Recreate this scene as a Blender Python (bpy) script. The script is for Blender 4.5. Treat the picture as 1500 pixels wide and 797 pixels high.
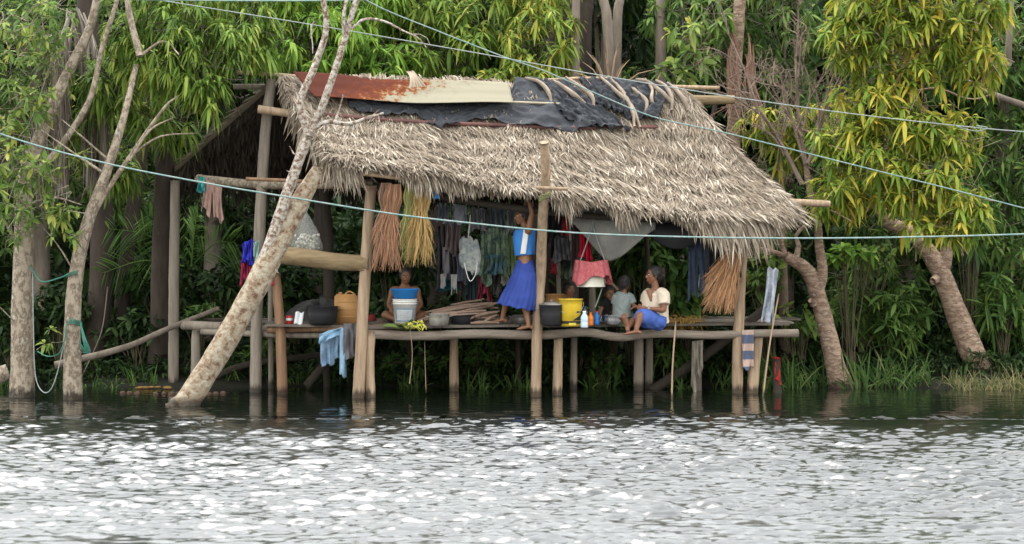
import bpy, bmesh, math, random
import numpy as np
from mathutils import Vector
R = math.radians
random.seed(7); rng = np.random.default_rng(11)
for o in list(bpy.data.objects): bpy.data.objects.remove(o)
S = bpy.context.scene
COL = S.collection

# ------------------------------------------------------------------ camera, sky, sun, exposure
F, H, HY = 3600.0, 2.2, 316.0          # focal length in photo pixels, eye height, horizon row of the photo
cd = bpy.data.cameras.new('camera'); cam = bpy.data.objects.new('camera', cd); COL.objects.link(cam)
cam.location = (0, 0, H); cam.rotation_euler = (R(90), 0, 0)
cd.sensor_width = 36; cd.lens = F/1500*36; cd.shift_y = -(398.5-HY)/1500
cd.clip_start = 0.5; cd.clip_end = 2000
cd.dof.use_dof = True; cd.dof.focus_distance = 30.0; cd.dof.aperture_fstop = 3.2
S.camera = cam
W = bpy.data.worlds.new('World'); S.world = W; W.use_nodes = True
wn = W.node_tree; wn.nodes.clear()
sky = wn.nodes.new('ShaderNodeTexSky'); sky.sky_type = 'NISHITA'; sky.sun_disc = False
SUN_EL, SUN_AZ = 74, 320               # degrees; the sun stands high behind the camera, veiled by cloud
sky.sun_elevation = R(SUN_EL); sky.sun_rotation = R(SUN_AZ); sky.dust_density = 1.6; sky.air_density = 3.0; sky.ozone_density = 1
hs = wn.nodes.new('ShaderNodeHueSaturation'); hs.inputs['Saturation'].default_value = 0.15
bg = wn.nodes.new('ShaderNodeBackground'); bg.inputs['Strength'].default_value = 0.15
wo = wn.nodes.new('ShaderNodeOutputWorld')
wn.links.new(sky.outputs[0], hs.inputs['Color']); wn.links.new(hs.outputs[0], bg.inputs[0]); wn.links.new(bg.outputs[0], wo.inputs[0])
sl = bpy.data.lights.new('sun', 'SUN'); sl.energy = 0.5; sl.angle = R(25); sl.color = (1, .96, .9)
so = bpy.data.objects.new('sun', sl); COL.objects.link(so)
so.rotation_euler = (R(90-SUN_EL), 0, R(180-SUN_AZ))
so.location = (0, 0, 30)
S.view_settings.view_transform = 'Standard'; S.view_settings.look = 'None'
S.view_settings.exposure = 2.02; S.view_settings.gamma = 1
S.render.engine = 'CYCLES'
S.cycles.max_bounces = 6; S.cycles.transparent_max_bounces = 4

# ------------------------------------------------------------------ helpers
def P(px, py, Y):                      # where a point seen at (px, py) in the photo stands at depth Y
    return np.array([(px-750)*Y/F, Y, H-(py-HY)*Y/F])
def sz(n, Y=30): return n*Y/F          # n photo pixels at depth Y, in metres
def YW(py): return F*H/(py-HY)         # depth of a waterline point
def unit(v):
    v = np.asarray(v, float); return v/(np.linalg.norm(v, axis=-1, keepdims=True)+1e-9)

class MB:
    """collects geometry in world coordinates; build() links it as ONE mesh object"""
    def __init__(s): s.v=[]; s.f=[]; s.n=0; s.m=[]
    def add(s, v, f, mi=0):
        v = np.asarray(v, float).reshape(-1, 3)
        s.v.append(v)
        off = s.n
        if isinstance(f, np.ndarray): fl = [f+off]
        else:
            g = {}
            for q in f: g.setdefault(len(q), []).append(q)
            fl = [np.array(q)+off for q in g.values()]
        for q in fl: s.f.append(q); s.m.append(np.full(len(q), mi))
        s.n += len(v)
    def mesh(s, name, origin=(0,0,0), smooth=True):
        me = bpy.data.meshes.new(name)
        V = np.concatenate(s.v)-np.asarray(origin)
        me.vertices.add(len(V)); me.vertices.foreach_set('co', V.astype(np.float32).ravel())
        idx = np.concatenate([q.ravel() for q in s.f]); cnt = np.concatenate([np.full(len(q), q.shape[1]) for q in s.f])
        me.loops.add(len(idx)); me.loops.foreach_set('vertex_index', idx.astype(np.int32))
        st = np.concatenate([[0], np.cumsum(cnt)[:-1]])
        me.polygons.add(len(cnt)); me.polygons.foreach_set('loop_start', st.astype(np.int32))
        try: me.polygons.foreach_set('loop_total', cnt.astype(np.int32))
        except Exception: pass
        me.polygons.foreach_set('material_index', np.concatenate(s.m).astype(np.int32))
        me.polygons.foreach_set('use_smooth', np.full(len(cnt), smooth))
        me.update(calc_edges=True); me.validate()
        return me
    def build(s, name, mats, parent=None, smooth=True, solid=0, label=None, cat=None, group=None, kind=None):
        V = np.concatenate(s.v)
        if parent is None: org = np.array([(V[:,0].min()+V[:,0].max())/2, (V[:,1].min()+V[:,1].max())/2, V[:,2].min()])
        else: org = np.array(WORG[parent.name])
        me = s.mesh(name, org, smooth)
        for m in (mats if isinstance(mats, (list, tuple)) else [mats]): me.materials.append(m)
        o = bpy.data.objects.new(name, me); COL.objects.link(o)
        if parent is None: o.location = org
        else: o.parent = parent
        WORG[o.name] = org
        if solid:
            md = o.modifiers.new('thickness', 'SOLIDIFY'); md.thickness = solid; md.offset = 0
        return tag(o, label, cat, group, kind)
WORG = {}
def tag(o, label=None, cat=None, group=None, kind=None):
    if label: o['label'] = label
    if cat: o['category'] = cat
    if group: o['group'] = group
    if kind: o['kind'] = kind
    return o
def thing(name, loc, label, cat, group=None):
    o = bpy.data.objects.new(name, None); COL.objects.link(o); o.location = loc; o.empty_display_size = .1
    WORG[o.name] = np.array(loc, float)
    return tag(o, label, cat, group)
def copy_thing(o, delta, label, group=None):
    c = o.copy(); COL.objects.link(c); c.location = Vector(o.location)+Vector(delta); c['label'] = label
    if group: c['group'] = group
    WORG[c.name] = WORG[o.name]+np.array(delta)
    for ch in [k for k in bpy.data.objects if k.parent == o]:
        k = ch.copy(); COL.objects.link(k); k.parent = c
    return c

def spline(pts, n):
    p = np.asarray(pts, float)
    if len(p) == 2: 
        t = np.linspace(0, 1, n)[:, None]; return p[0]*(1-t)+p[1]*t
    q = np.vstack([2*p[0]-p[1], p, 2*p[-1]-p[-2]])
    u = np.linspace(0, len(p)-1, n); i = np.minimum(u.astype(int), len(p)-2); t = (u-i)[:, None]
    a, b, c, d = q[i], q[i+1], q[i+2], q[i+3]
    return .5*((2*b)+(-a+c)*t+(2*a-5*b+4*c-d)*t**2+(-a+3*b-3*c+d)*t**3)
def tube(mb, pts, rad, n=9, seg=None, rough=0, side=None, flat=1.0, caps=True, mi=0, wob=0):
    pts = np.asarray(pts, float)
    L = np.linalg.norm(np.diff(pts, axis=0), axis=1).sum()
    if seg is None: seg = int(max(2, min(60, L/0.07)))
    seg = max(seg, len(pts))
    C = spline(pts, seg)
    if wob: C = C + np.cumsum(rng.normal(0, wob, C.shape), axis=0)*np.linspace(0,1,seg)[:,None]*np.linspace(1,0,seg)[:,None]
    r = np.interp(np.linspace(0, 1, seg), np.linspace(0, 1, len(rad)), rad) if not np.isscalar(rad) else np.full(seg, rad)
    T = unit(np.gradient(C, axis=0))
    if side is None:
        side = np.array([0., 1, 0]) if abs(T[0][1]) < .8 else np.array([1., 0, 0])
    side = np.asarray(side, float)
    A = []; 
    for t in T:
        s = side-t*np.dot(side, t); s = s/(np.linalg.norm(s)+1e-9); A.append(s); side = s
    A = np.array(A); B = np.cross(T, A)
    th = np.arange(n)*2*math.pi/n
    rr = r[:, None]*np.ones((seg, n))
    if rough:
        nz = rng.normal(0, 1, (seg, n)); nz = (nz+np.roll(nz, 1, 1)+np.roll(nz, -1, 1))/3
        nz[1:-1] = (nz[1:-1]*2+nz[:-2]+nz[2:])/3.2
        rr = rr*(1+rough*nz)
    V = C[:, None]+A[:, None]*(np.cos(th)[None, :, None]*rr[..., None])+B[:, None]*(np.sin(th)[None, :, None]*rr[..., None]*flat)
    V = V.reshape(-1, 3)
    i, j = np.meshgrid(np.arange(seg-1), np.arange(n), indexing='ij'); i = i.ravel(); j = j.ravel(); k = (j+1) % n
    Q = np.stack([i*n+j, (i+1)*n+j, (i+1)*n+k, i*n+k], 1)[:, ::-1]
    mb.add(V, Q, mi)
    if caps:
        mb.n -= 0
        base = mb.n-len(V)
        mb.f.append((np.arange(n)+base)[None]); mb.m.append(np.array([mi]))
        mb.f.append((np.arange(n)[::-1]+(seg-1)*n+base)[None]); mb.m.append(np.array([mi]))
    return C
def box(mb, c, s, rot=0, mi=0, axes=None, jit=0):
    c = np.asarray(c, float); h = np.asarray(s, float)/2
    k = np.array([[x, y, z] for z in (-1, 1) for y in (-1, 1) for x in (-1, 1)])*h
    if jit: k = k+rng.normal(0, jit, k.shape)
    if axes is not None: k = k@np.asarray(axes)
    else:
        cr, sr = math.cos(rot), math.sin(rot); k = np.stack([k[:, 0]*cr-k[:, 1]*sr, k[:, 0]*sr+k[:, 1]*cr, k[:, 2]], 1)
    mb.add(k+c, np.array([[0, 2, 3, 1], [4, 5, 7, 6], [0, 1, 5, 4], [2, 6, 7, 3], [0, 4, 6, 2], [1, 3, 7, 5]]), mi)
def lathe(mb, c, prof, n=28, mi=0, sx=1, sy=1, rot=0):
    c = np.asarray(c, float); th = np.arange(n)*2*math.pi/n
    V = np.array([[r*math.cos(t)*sx, r*math.sin(t)*sy, z] for r, z in prof for t in th])+c
    m = len(prof); i, j = np.meshgrid(np.arange(m-1), np.arange(n), indexing='ij'); i = i.ravel(); j = j.ravel(); k = (j+1) % n
    mb.add(V, np.stack([i*n+j, i*n+k, (i+1)*n+k, (i+1)*n+j], 1), mi)
def ball(mb, c, r, n=16, m=10, mi=0, ax=None):
    r = np.ones(3)*r; c = np.asarray(c, float)
    V = [[0, 0, -1]]+[[math.cos(2*math.pi*j/n)*math.sin(math.pi*i/m), math.sin(2*math.pi*j/n)*math.sin(math.pi*i/m), -math.cos(math.pi*i/m)] for i in range(1, m) for j in range(n)]+[[0, 0, 1]]
    V = np.array(V)*r
    if ax is not None: V = V@np.asarray(ax)
    f = [[0, 1+(j+1) % n, 1+j] for j in range(n)]
    for i in range(m-2):
        for j in range(n): a = 1+i*n; f.append([a+j, a+(j+1) % n, a+n+(j+1) % n, a+n+j])
    e = 1+(m-1)*n; a = 1+(m-2)*n
    f += [[a+j, a+(j+1) % n, e] for j in range(n)]
    mb.add(V+c, f, mi)
def grid(mb, fn, nu, nv, mi=0):
    V = np.array([fn(u, v) for v in np.linspace(0, 1, nv) for u in np.linspace(0, 1, nu)])
    i, j = np.meshgrid(np.arange(nv-1), np.arange(nu-1), indexing='ij'); i = i.ravel(); j = j.ravel()
    mb.add(V, np.stack([i*nu+j, i*nu+j+1, (i+1)*nu+j+1, (i+1)*nu+j], 1), mi)
def ribbons(mb, p0, d, L, w, grav, side=None, mi=0, segs=(0, .35, .72, 1), wp=(.25, 1, .8, 0)):
    """many leaf blades at once: base p0, direction d, length L, width w, gravity bend"""
    N = len(p0); L = L*np.ones(N); w = w*np.ones(N); grav = grav*np.ones(N)
    if side is None:
        side = np.cross(d, np.array([0, 0, 1.])+rng.normal(0, .35, (N, 3)))
    side = unit(side); g = np.array([0, 0, -1.])
    V = []; 
    for t, q in zip(segs, wp):
        c = p0+d*(L*t)[:, None]+g*(L*grav*t*t)[:, None]
        if q == 0: V += [c]
        else: V += [c-side*(w*q/2)[:, None], c+side*(w*q/2)[:, None]]
    k = len(V); V = np.stack(V, 1).reshape(-1, 3)
    b = np.arange(N)[:, None]*k
    off = mb.n
    mb.v.append(V); mb.n += len(V)
    m = len(segs)
    for s_ in range(m-1):
        if wp[s_+1] == 0: q = b+np.array([[2*s_, 2*s_+1, 2*s_+2]])
        else: q = b+np.array([[2*s_, 2*s_+1, 2*s_+3, 2*s_+2]])
        mb.f.append(q+off); mb.m.append(np.full(len(q), mi))
def rosettes(mb, c, ax, nl, L, w, spread=(35, 100), droop=(.2, .7), mi=0):
    """whorls of drooping leaves at points c with axes ax"""
    M = len(c); ax = unit(ax)
    t = unit(np.cross(ax, rng.normal(0, 1, (M, 3)))); b = np.cross(ax, t)
    c = np.repeat(c, nl, 0); ax = np.repeat(ax, nl, 0); t = np.repeat(t, nl, 0); b = np.repeat(b, nl, 0)
    N = len(c); ph = np.tile(np.arange(nl)*2.399, M)+rng.normal(0, .25, N)
    sp = np.radians(rng.uniform(spread[0], spread[1], N))
    d = ax*np.cos(sp)[:, None]+(t*np.cos(ph)[:, None]+b*np.sin(ph)[:, None])*np.sin(sp)[:, None]
    size = np.repeat(rng.uniform(.75, 1.2, M), nl)*rng.uniform(.7, 1.15, N)
    ribbons(mb, c+d*.01, unit(d), L*size, w*size*rng.uniform(.8, 1.2, N), rng.uniform(droop[0], droop[1], N), mi=mi)
def sticks(mb, a, b, r, mi=0):
    """many thin three-sided twigs at once"""
    d = unit(b-a); s = unit(np.cross(d, np.array([.3, .5, .8]))); t = np.cross(d, s); N = len(a)
    V = []
    for e, q in ((a, 1), (b, .5)):
        for k in range(3):
            an = 2*math.pi*k/3; V.append(e+(s*math.cos(an)+t*math.sin(an))*(r*q))
    V = np.stack(V, 1).reshape(-1, 3); b0 = np.arange(N)[:, None]*6
    off = mb.n; mb.v.append(V); mb.n += len(V)
    for q in ([0, 1, 4, 3], [1, 2, 5, 4], [2, 0, 3, 5]): mb.f.append(b0+np.array([q])+off); mb.m.append(np.full(N, mi))
def blob_points(blobs, dens, shell=.55):
    C = []; A = []; B = []
    for (c, r) in blobs:
        c = np.asarray(c, float); r = np.asarray(r, float)*np.ones(3)
        n = max(3, int(dens*(r[0]*r[2]*4+r[0]*r[1]*2)))
        d = unit(rng.normal(0, 1, (n, 3))); q = rng.uniform(shell, 1.08, (n, 1))
        C.append(c+d*r*q); A.append(d/r*r.mean()); B.append(np.repeat(c[None], n, 0))
    return np.concatenate(C), np.concatenate(A), np.concatenate(B)

def remeshed(mb, voxel, smooth_it=4):
    me = mb.mesh('tmp'); o = bpy.data.objects.new('tmp', me); COL.objects.link(o)
    md = o.modifiers.new('r', 'REMESH'); md.mode = 'VOXEL'; md.voxel_size = voxel; md.use_smooth_shade = True
    md = o.modifiers.new('s', 'SMOOTH'); md.factor = .5; md.iterations = smooth_it
    dg = bpy.context.evaluated_depsgraph_get(); dg.update(); e = bpy.data.meshes.new_from_object(o.evaluated_get(dg), depsgraph=dg)
    V = np.zeros(len(e.vertices)*3); e.vertices.foreach_get('co', V); Fq = [list(p.vertices) for p in e.polygons]
    bpy.data.objects.remove(o); bpy.data.meshes.remove(me); r = MB(); r.add(V.reshape(-1, 3), Fq); bpy.data.meshes.remove(e); return r

# ------------------------------------------------------------------ materials
MATS = {}
def mat(name, c1, c2=None, c3=None, scale=6, detail=4, rough=.8, bump=0, stretch=(1, 1, 1), isl=0, trans=0, spec=.3, metal=0, clump=0, pos=(.35, .65), coat=0, bscale=None, alpha=1, wet=False):
    if name in MATS: return MATS[name]
    m = bpy.data.materials.new(name); m.use_nodes = True; nt = m.node_tree; nt.nodes.clear(); N = nt.nodes.new; Lk = nt.links.new
    out = N('ShaderNodeOutputMaterial'); bs = N('ShaderNodeBsdfPrincipled')
    bs.inputs['Roughness'].default_value = rough; bs.inputs['Specular IOR Level'].default_value = spec; bs.inputs['Metallic'].default_value = metal
    bs.inputs['Coat Weight'].default_value = coat
    tc = N('ShaderNodeTexCoord'); mp = N('ShaderNodeMapping'); mp.inputs['Scale'].default_value = stretch; Lk(tc.outputs['Object'], mp.inputs[0])
    nz = N('ShaderNodeTexNoise'); nz.inputs['Scale'].default_value = scale; nz.inputs['Detail'].default_value = detail; nz.inputs['Roughness'].default_value = .65
    Lk(mp.outputs[0], nz.inputs['Vector'])
    cr = N('ShaderNodeValToRGB'); e = cr.color_ramp.elements
    c2 = c2 or tuple(x*.75 for x in c1)
    e[0].position, e[1].position = pos
    e[0].color = (*c1, 1); e[1].color = (*c2, 1)
    if c3: k = e.new(min(1, pos[1]+.12)); k.color = (*c3, 1)
    fac = nz.outputs[0]
    if isl:
        ge = N('ShaderNodeNewGeometry'); mx = N('ShaderNodeMix'); mx.data_type = 'FLOAT'; mx.inputs['Factor'].default_value = isl
        Lk(fac, mx.inputs[2]); Lk(ge.outputs['Random Per Island'], mx.inputs[3]); fac = mx.outputs[0]
    Lk(fac, cr.inputs[0]); colr = cr.outputs[0]
    if wet:                                # waterline stain: dark wet foot of wood standing in the river
        gp = N('ShaderNodeNewGeometry'); sp = N('ShaderNodeSeparateXYZ'); Lk(gp.outputs['Position'], sp.inputs[0]); mm = N('ShaderNodeMath'); mm.operation = 'MULTIPLY_ADD'; mm.inputs[1].default_value = .22; Lk(nz.outputs[0], mm.inputs[0])
        mm2 = N('ShaderNodeMath'); mm2.operation = 'SUBTRACT'; Lk(sp.outputs[2], mm2.inputs[0]); Lk(mm.outputs[0], mm2.inputs[1]); mm.inputs[2].default_value = -.04
        mr = N('ShaderNodeMapRange'); mr.inputs[1].default_value = -.02; mr.inputs[2].default_value = .05; mr.inputs[3].default_value = .22; mr.inputs[4].default_value = 1; Lk(mm2.outputs[0], mr.inputs[0])
        vm = N('ShaderNodeVectorMath'); vm.operation = 'SCALE'; Lk(colr, vm.inputs[0]); Lk(mr.outputs[0], vm.inputs['Scale']); colr = vm.outputs[0]
    Lk(colr, bs.inputs['Base Color'])
    if bump:
        bn = nz
        if bscale:
            bn = N('ShaderNodeTexNoise'); bn.inputs['Scale'].default_value = bscale; bn.inputs['Detail'].default_value = 5; Lk(mp.outputs[0], bn.inputs['Vector'])
        bp = N('ShaderNodeBump'); bp.inputs['Strength'].default_value = min(1, bump); bp.inputs['Distance'].default_value = .02*max(1, bump)
        Lk(bn.outputs[0], bp.inputs['Height']); Lk(bp.outputs[0], bs.inputs['Normal'])
    sh = bs.outputs[0]
    if trans:
        tr = N('ShaderNodeBsdfTranslucent'); Lk(colr, tr.inputs[0]); ms = N('ShaderNodeMixShader'); ms.inputs[0].default_value = trans
        Lk(sh, ms.inputs[1]); Lk(tr.outputs[0], ms.inputs[2]); sh = ms.outputs[0]
    if alpha < 1:
        tp = N('ShaderNodeBsdfTransparent'); ms = N('ShaderNodeMixShader'); ms.inputs[0].default_value = alpha
        Lk(tp.outputs[0], ms.inputs[1]); Lk(sh, ms.inputs[2]); sh = ms.outputs[0]
    Lk(sh, out.inputs[0]); MATS[name] = m
    return m
def leafmat(name, dark, mid, light, yellow, ypos=.72, nscale=1.1, isl=.45):
    dark, mid, light, yellow = [tuple(q*.93+.07*(.3*c[0]+.6*c[1]+.1*c[2]) for q in c) for c in (dark, mid, light, yellow)]
    m = mat(name, dark, mid, light, scale=nscale, detail=2, rough=.6, isl=isl, trans=.38, spec=.16, pos=(.25, .48))
    cr = [n for n in m.node_tree.nodes if n.type == 'VALTORGB'][0]; k = cr.color_ramp.elements.new(ypos); k.color = (*yellow, 1)
    return m
LF_mango = leafmat('leaf_mango', (.06, .12, .014), (.12, .21, .022), (.19, .29, .035), (.32, .34, .05), .78)
LF_bright = leafmat('leaf_bright', (.07, .16, .015), (.14, .28, .025), (.21, .37, .04), (.34, .42, .05), .8)
LF_yellow = leafmat('leaf_yellow', (.09, .17, .015), (.21, .29, .025), (.36, .39, .035), (.52, .40, .035), .70, 1.4, .45)
LF_dark = leafmat('leaf_dark', (.04, .09, .017), (.07, .145, .026), (.12, .21, .038), (.20, .24, .05), .82)
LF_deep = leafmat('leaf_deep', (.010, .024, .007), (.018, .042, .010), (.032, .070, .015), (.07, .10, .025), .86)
LF_broad = leafmat('leaf_broad', (.04, .10, .02), (.08, .17, .03), (.13, .24, .045), (.17, .26, .05), .85)
LF_light = leafmat('leaf_light', (.08, .15, .03), (.13, .22, .04), (.21, .30, .06), (.42, .38, .06), .80)
GRASS = leafmat('grass_blade', (.04, .09, .02), (.07, .14, .03), (.12, .2, .05), (.3, .28, .12), .8)
GRASS_DRY = leafmat('grass_dry', (.07, .11, .03), (.16, .18, .06), (.28, .24, .11), (.42, .33, .18), .65)
DRYPALM = mat('dry_palm', (.13, .085, .06), (.28, .20, .15), (.38, .30, .24), scale=3, isl=.6, rough=.85, trans=.1)
BARK_pale = mat('bark_pale', (.30, .25, .19), (.13, .095, .065), (.36, .33, .27), scale=13, detail=9, rough=.9, bump=1, stretch=(1, 1, .7), pos=(.45, .56), bscale=30, wet=True)
BARK_brown = mat('bark_brown', (.31, .225, .165), (.15, .09, .06), (.40, .34, .27), scale=11, detail=9, rough=.9, bump=1, stretch=(.7, .7, 1.6), pos=(.44, .56), bscale=24, wet=True)
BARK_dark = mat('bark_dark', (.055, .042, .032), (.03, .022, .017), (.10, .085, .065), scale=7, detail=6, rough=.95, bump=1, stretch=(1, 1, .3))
BARK_grey = mat('bark_grey', (.20, .165, .13), (.12, .095, .075), (.3, .26, .22), scale=9, detail=6, rough=.95, bump=.8, stretch=(1, 1, .25))
TWIG = mat('twig', (.24, .18, .14), (.13, .09, .07), (.36, .3, .25), scale=5, rough=.9)
TWIG_green = mat('twig_green', (.10, .09, .05), (.06, .05, .03), scale=5, rough=.9)
LICHEN = mat('lichen_bark', (.13, .075, .05), (.31, .26, .21), (.46, .43, .38), scale=24, detail=6, rough=.9, bump=.8, pos=(.40, .50))
LEAN = mat('leaning_bark', (.12, .065, .04), (.26, .20, .135), (.34, .30, .23), scale=13, detail=9, rough=.9, bump=1, pos=(.36, .48), bscale=26, wet=True)
WOOD_grey = mat('weathered_wood', (.27, .23, .185), (.17, .14, .11), (.34, .30, .25), scale=5, detail=8, rough=.85, bump=.6, stretch=(4, 4, .35), wet=True)
WOOD_beam = mat('beam_wood', (.24, .20, .16), (.14, .11, .085), (.32, .27, .21), scale=5, detail=8, rough=.85, bump=.6, stretch=(.4, 3, 4))
WOOD_post = mat('post_wood', (.42, .31, .21), (.22, .15, .095), (.46, .38, .29), scale=5, detail=8, rough=.85, bump=.6, stretch=(4, 4, .35), wet=True)
WOOD_orange = mat('orange_wood', (.27, .16, .09), (.16, .09, .055), (.34, .23, .14), scale=5, detail=8, rough=.85, bump=.6, stretch=(4, 4, .4), wet=True)
WOOD_log = mat('brown_log', (.27, .20, .11), (.16, .11, .06), (.33, .27, .17), scale=6, detail=8, rough=.85, bump=.6, stretch=(.5, 3, 4))
WOOD_dark = mat('dark_wood', (.05, .04, .03), (.03, .024, .018), (.09, .075, .06), scale=5, detail=6, rough=.9, bump=.5, stretch=(2, 2, .5))
PLANK = mat('plank_wood', (.17, .145, .12), (.09, .075, .06), (.25, .22, .18), scale=4, detail=8, rough=.85, bump=.5, stretch=(.4, 5, 4))
THATCH = mat('thatch_dry', (.105, .076, .052), (.275, .222, .165), (.45, .395, .32), scale=2.4, detail=8, isl=.5, rough=.9, pos=(.12, .60))
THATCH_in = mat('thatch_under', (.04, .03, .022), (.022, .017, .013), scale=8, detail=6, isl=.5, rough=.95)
TARP = mat('black_tarp', (.022, .024, .028), (.04, .043, .05), (.05, .052, .058), scale=5, detail=6, rough=.7, spec=.22, bump=.6, bscale=12)
# ------------------------------------------------------------------ ground and river
GROUND = mat('bank_soil', (.014, .011, .007), (.010, .013, .006), (.025, .021, .014), scale=2, detail=8, rough=1, bump=1)
def ground_z(x, y):
    shore = 31.75+.35*np.sin(x*.7+1)+.2*np.sin(x*1.9)
    d = y-shore
    return np.where(d < 0, np.maximum(-1.5, d*.5)-.02, np.minimum(.3, d*.22)+.02*np.clip(d, 0, 60)*.5)+.05*np.sin(x*3.1+y*2)*np.clip(d, 0, 1)
xs = np.concatenate([np.linspace(-900, -16, 20), np.linspace(-15, 15, 151), np.linspace(16, 900, 20)])
ys = np.concatenate([np.linspace(-300, 22, 14), np.linspace(23, 27, 5), np.linspace(28, 38, 101), np.linspace(40, 60, 20), np.linspace(70, 1500, 20)])
def sheet(xs, ys, zf):
    X, Y = np.meshgrid(xs, ys); V = np.stack([X, Y, zf(X, Y)], -1).reshape(-1, 3)
    nu, nv = len(xs), len(ys); i, j = np.meshgrid(np.arange(nv-1), np.arange(nu-1), indexing='ij'); i = i.ravel(); j = j.ravel()
    mb = MB(); mb.add(V, np.stack([i*nu+j, i*nu+j+1, (i+1)*nu+j+1, (i+1)*nu+j], 1)); return mb
sheet(xs, ys, ground_z).build('ground', GROUND, kind='structure')

wr = np.random.default_rng(5)
WV = []
for k in range(90):
    lam = math.exp(wr.uniform(math.log(.045), math.log(.42))); an = wr.normal(0, .36)
    WV.append((2*math.pi/lam, an, wr.uniform(0, 6.28), lam))
def water_z(X, Y):
    z = np.zeros_like(X)
    for k, an, ph, lam in WV:
        kx, ky = k*math.sin(an), k*math.cos(an)
        a = .0058*lam**.80
        z += a*np.cos(kx*X+ky*Y+ph)
    edge = 25.5+.6*np.sin(X*.8+.6)+.5*np.sin(X*2.1+Y*1.3)+.4*np.sin(X*4.7-Y*2.2)
    calm = 1/(1+np.exp((Y-edge-.5)/.75))
    patch2 = np.sin(X*.55+Y*2.3+1.5*np.sin(X*.9))+.8*np.sin(X*1.3-Y*3.9+2)+.7*np.sin(X*2.9+Y*6.1+np.sin(X*3))
    patch = .5+.5*np.sin(X*.9+Y*1.7+1.3)*np.sin(X*.37-Y*.9+.4)
    near = 1-(.48+.38*np.sin(X*1.9+2+Y*2)*np.sin(X*.8+.6))/(1+np.exp((Y-17.0)/.4))
    amp = .13+1.0*calm*np.clip(.85+.25*patch+.16*patch2, .2, 1.5)*near
    return z*amp
fx = np.arange(-6.6, 6.6, .033); fy = np.concatenate([np.arange(13.6, 27, .016), np.arange(26.5, 31.2, .035)])
xw = np.concatenate([np.linspace(-900, -30, 12), np.linspace(-20, -7, 60), fx, np.linspace(7, 20, 60), np.linspace(30, 900, 12)])
yw = np.concatenate([np.linspace(-600, -10, 8), np.linspace(-5, 13, 40), fy, np.linspace(31.3, 33.5, 12)])
wm = bpy.data.materials.new('river_water'); wm.use_nodes = True; nt = wm.node_tree
bs = nt.nodes['Principled BSDF']; bs.inputs['Base Color'].default_value = (.006, .008, .006, 1); bs.inputs['Roughness'].default_value = .14
bs.inputs['IOR'].default_value = 1.85; bs.inputs['Specular IOR Level'].default_value = .5
tc = nt.nodes.new('ShaderNodeTexCoord'); mp = nt.nodes.new('ShaderNodeMapping'); mp.inputs['Scale'].default_value = (1, 1.3, 1)
nz = nt.nodes.new('ShaderNodeTexNoise'); nz.inputs['Scale'].default_value = 9; nz.inputs['Detail'].default_value = 3
sp_ = nt.nodes.new('ShaderNodeSeparateXYZ'); gp_ = nt.nodes.new('ShaderNodeNewGeometry'); mr_ = nt.nodes.new('ShaderNodeMapRange')   # sheltered water by the bank is smoother than the rippled open river
for q_, v_ in ((1, 24.5), (2, 28.5), (3, .21), (4, .03)): mr_.inputs[q_].default_value = v_
nt.links.new(gp_.outputs['Position'], sp_.inputs[0]); nt.links.new(sp_.outputs[1], mr_.inputs[0]); nt.links.new(mr_.outputs[0], bs.inputs['Roughness'])
bp = nt.nodes.new('ShaderNodeBump'); bp.inputs['Strength'].default_value = .12; bp.inputs['Distance'].default_value = .03
nt.links.new(tc.outputs['Object'], mp.inputs[0]); nt.links.new(mp.outputs[0], nz.inputs['Vector']); nt.links.new(nz.outputs[0], bp.inputs['Height']); nt.links.new(bp.outputs[0], bs.inputs['Normal'])
sheet(xw, yw, water_z).build('river', wm, kind='structure')

# ------------------------------------------------------------------ forest behind
def limb(mb, pts, r0, r1, rough=.06, n=9, mi=0, wob=.004):
    return tube(mb, pts, [r0*1.0, (r0+r1)/2, r1], n=n, rough=rough, wob=wob, mi=mi)
def tree(name, label, trunk_pts, r0, r1, limbs, blobs, leaf, bark=None, dens=22, nl=11, L=.2, w=.042, group=None, spread=(40, 105), droop=(.2, .8), twigs=True, cat='tree', shell=.5, flare=1.35, tlen=.45):
    bark = bark or BARK_grey
    base = np.asarray(trunk_pts[0], float)
    if L >= .2: L, w, nl, dens = L*.84, w*.86, nl+1, dens*1.2
    t = thing(name, base, label, cat, group)
    mb = MB(); tube(mb, trunk_pts, [r0*flare, r0, (r0+r1)/2, r1], n=14, rough=.07, wob=.004)
    for (pts, a, b) in limbs: limb(mb, pts, a, b)
    if blobs:
        C, A, B = blob_points(blobs, dens, shell)
        A = A+np.array([0, -.25, .15])+rng.normal(0, .35, A.shape)
        lm = MB(); rosettes(lm, C, A, nl, L, w, spread, droop)
        lm.build('crown', leaf, t, smooth=False)
        if twigs:
            D = unit(B-C+rng.normal(0, .3, C.shape)); sticks(mb, C+D*tlen, C, .0055)
    mb.build('trunk', bark, t)
    return t
def E(px, py, Y, rx, rz=None, ry=None):  # an ellipsoid clump seen at (px,py), radii in photo pixels
    s = Y/F; rz = rz or rx; return (P(px, py, Y), (rx*s, (ry or (rx+rz)/2)*s, rz*s))

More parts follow.
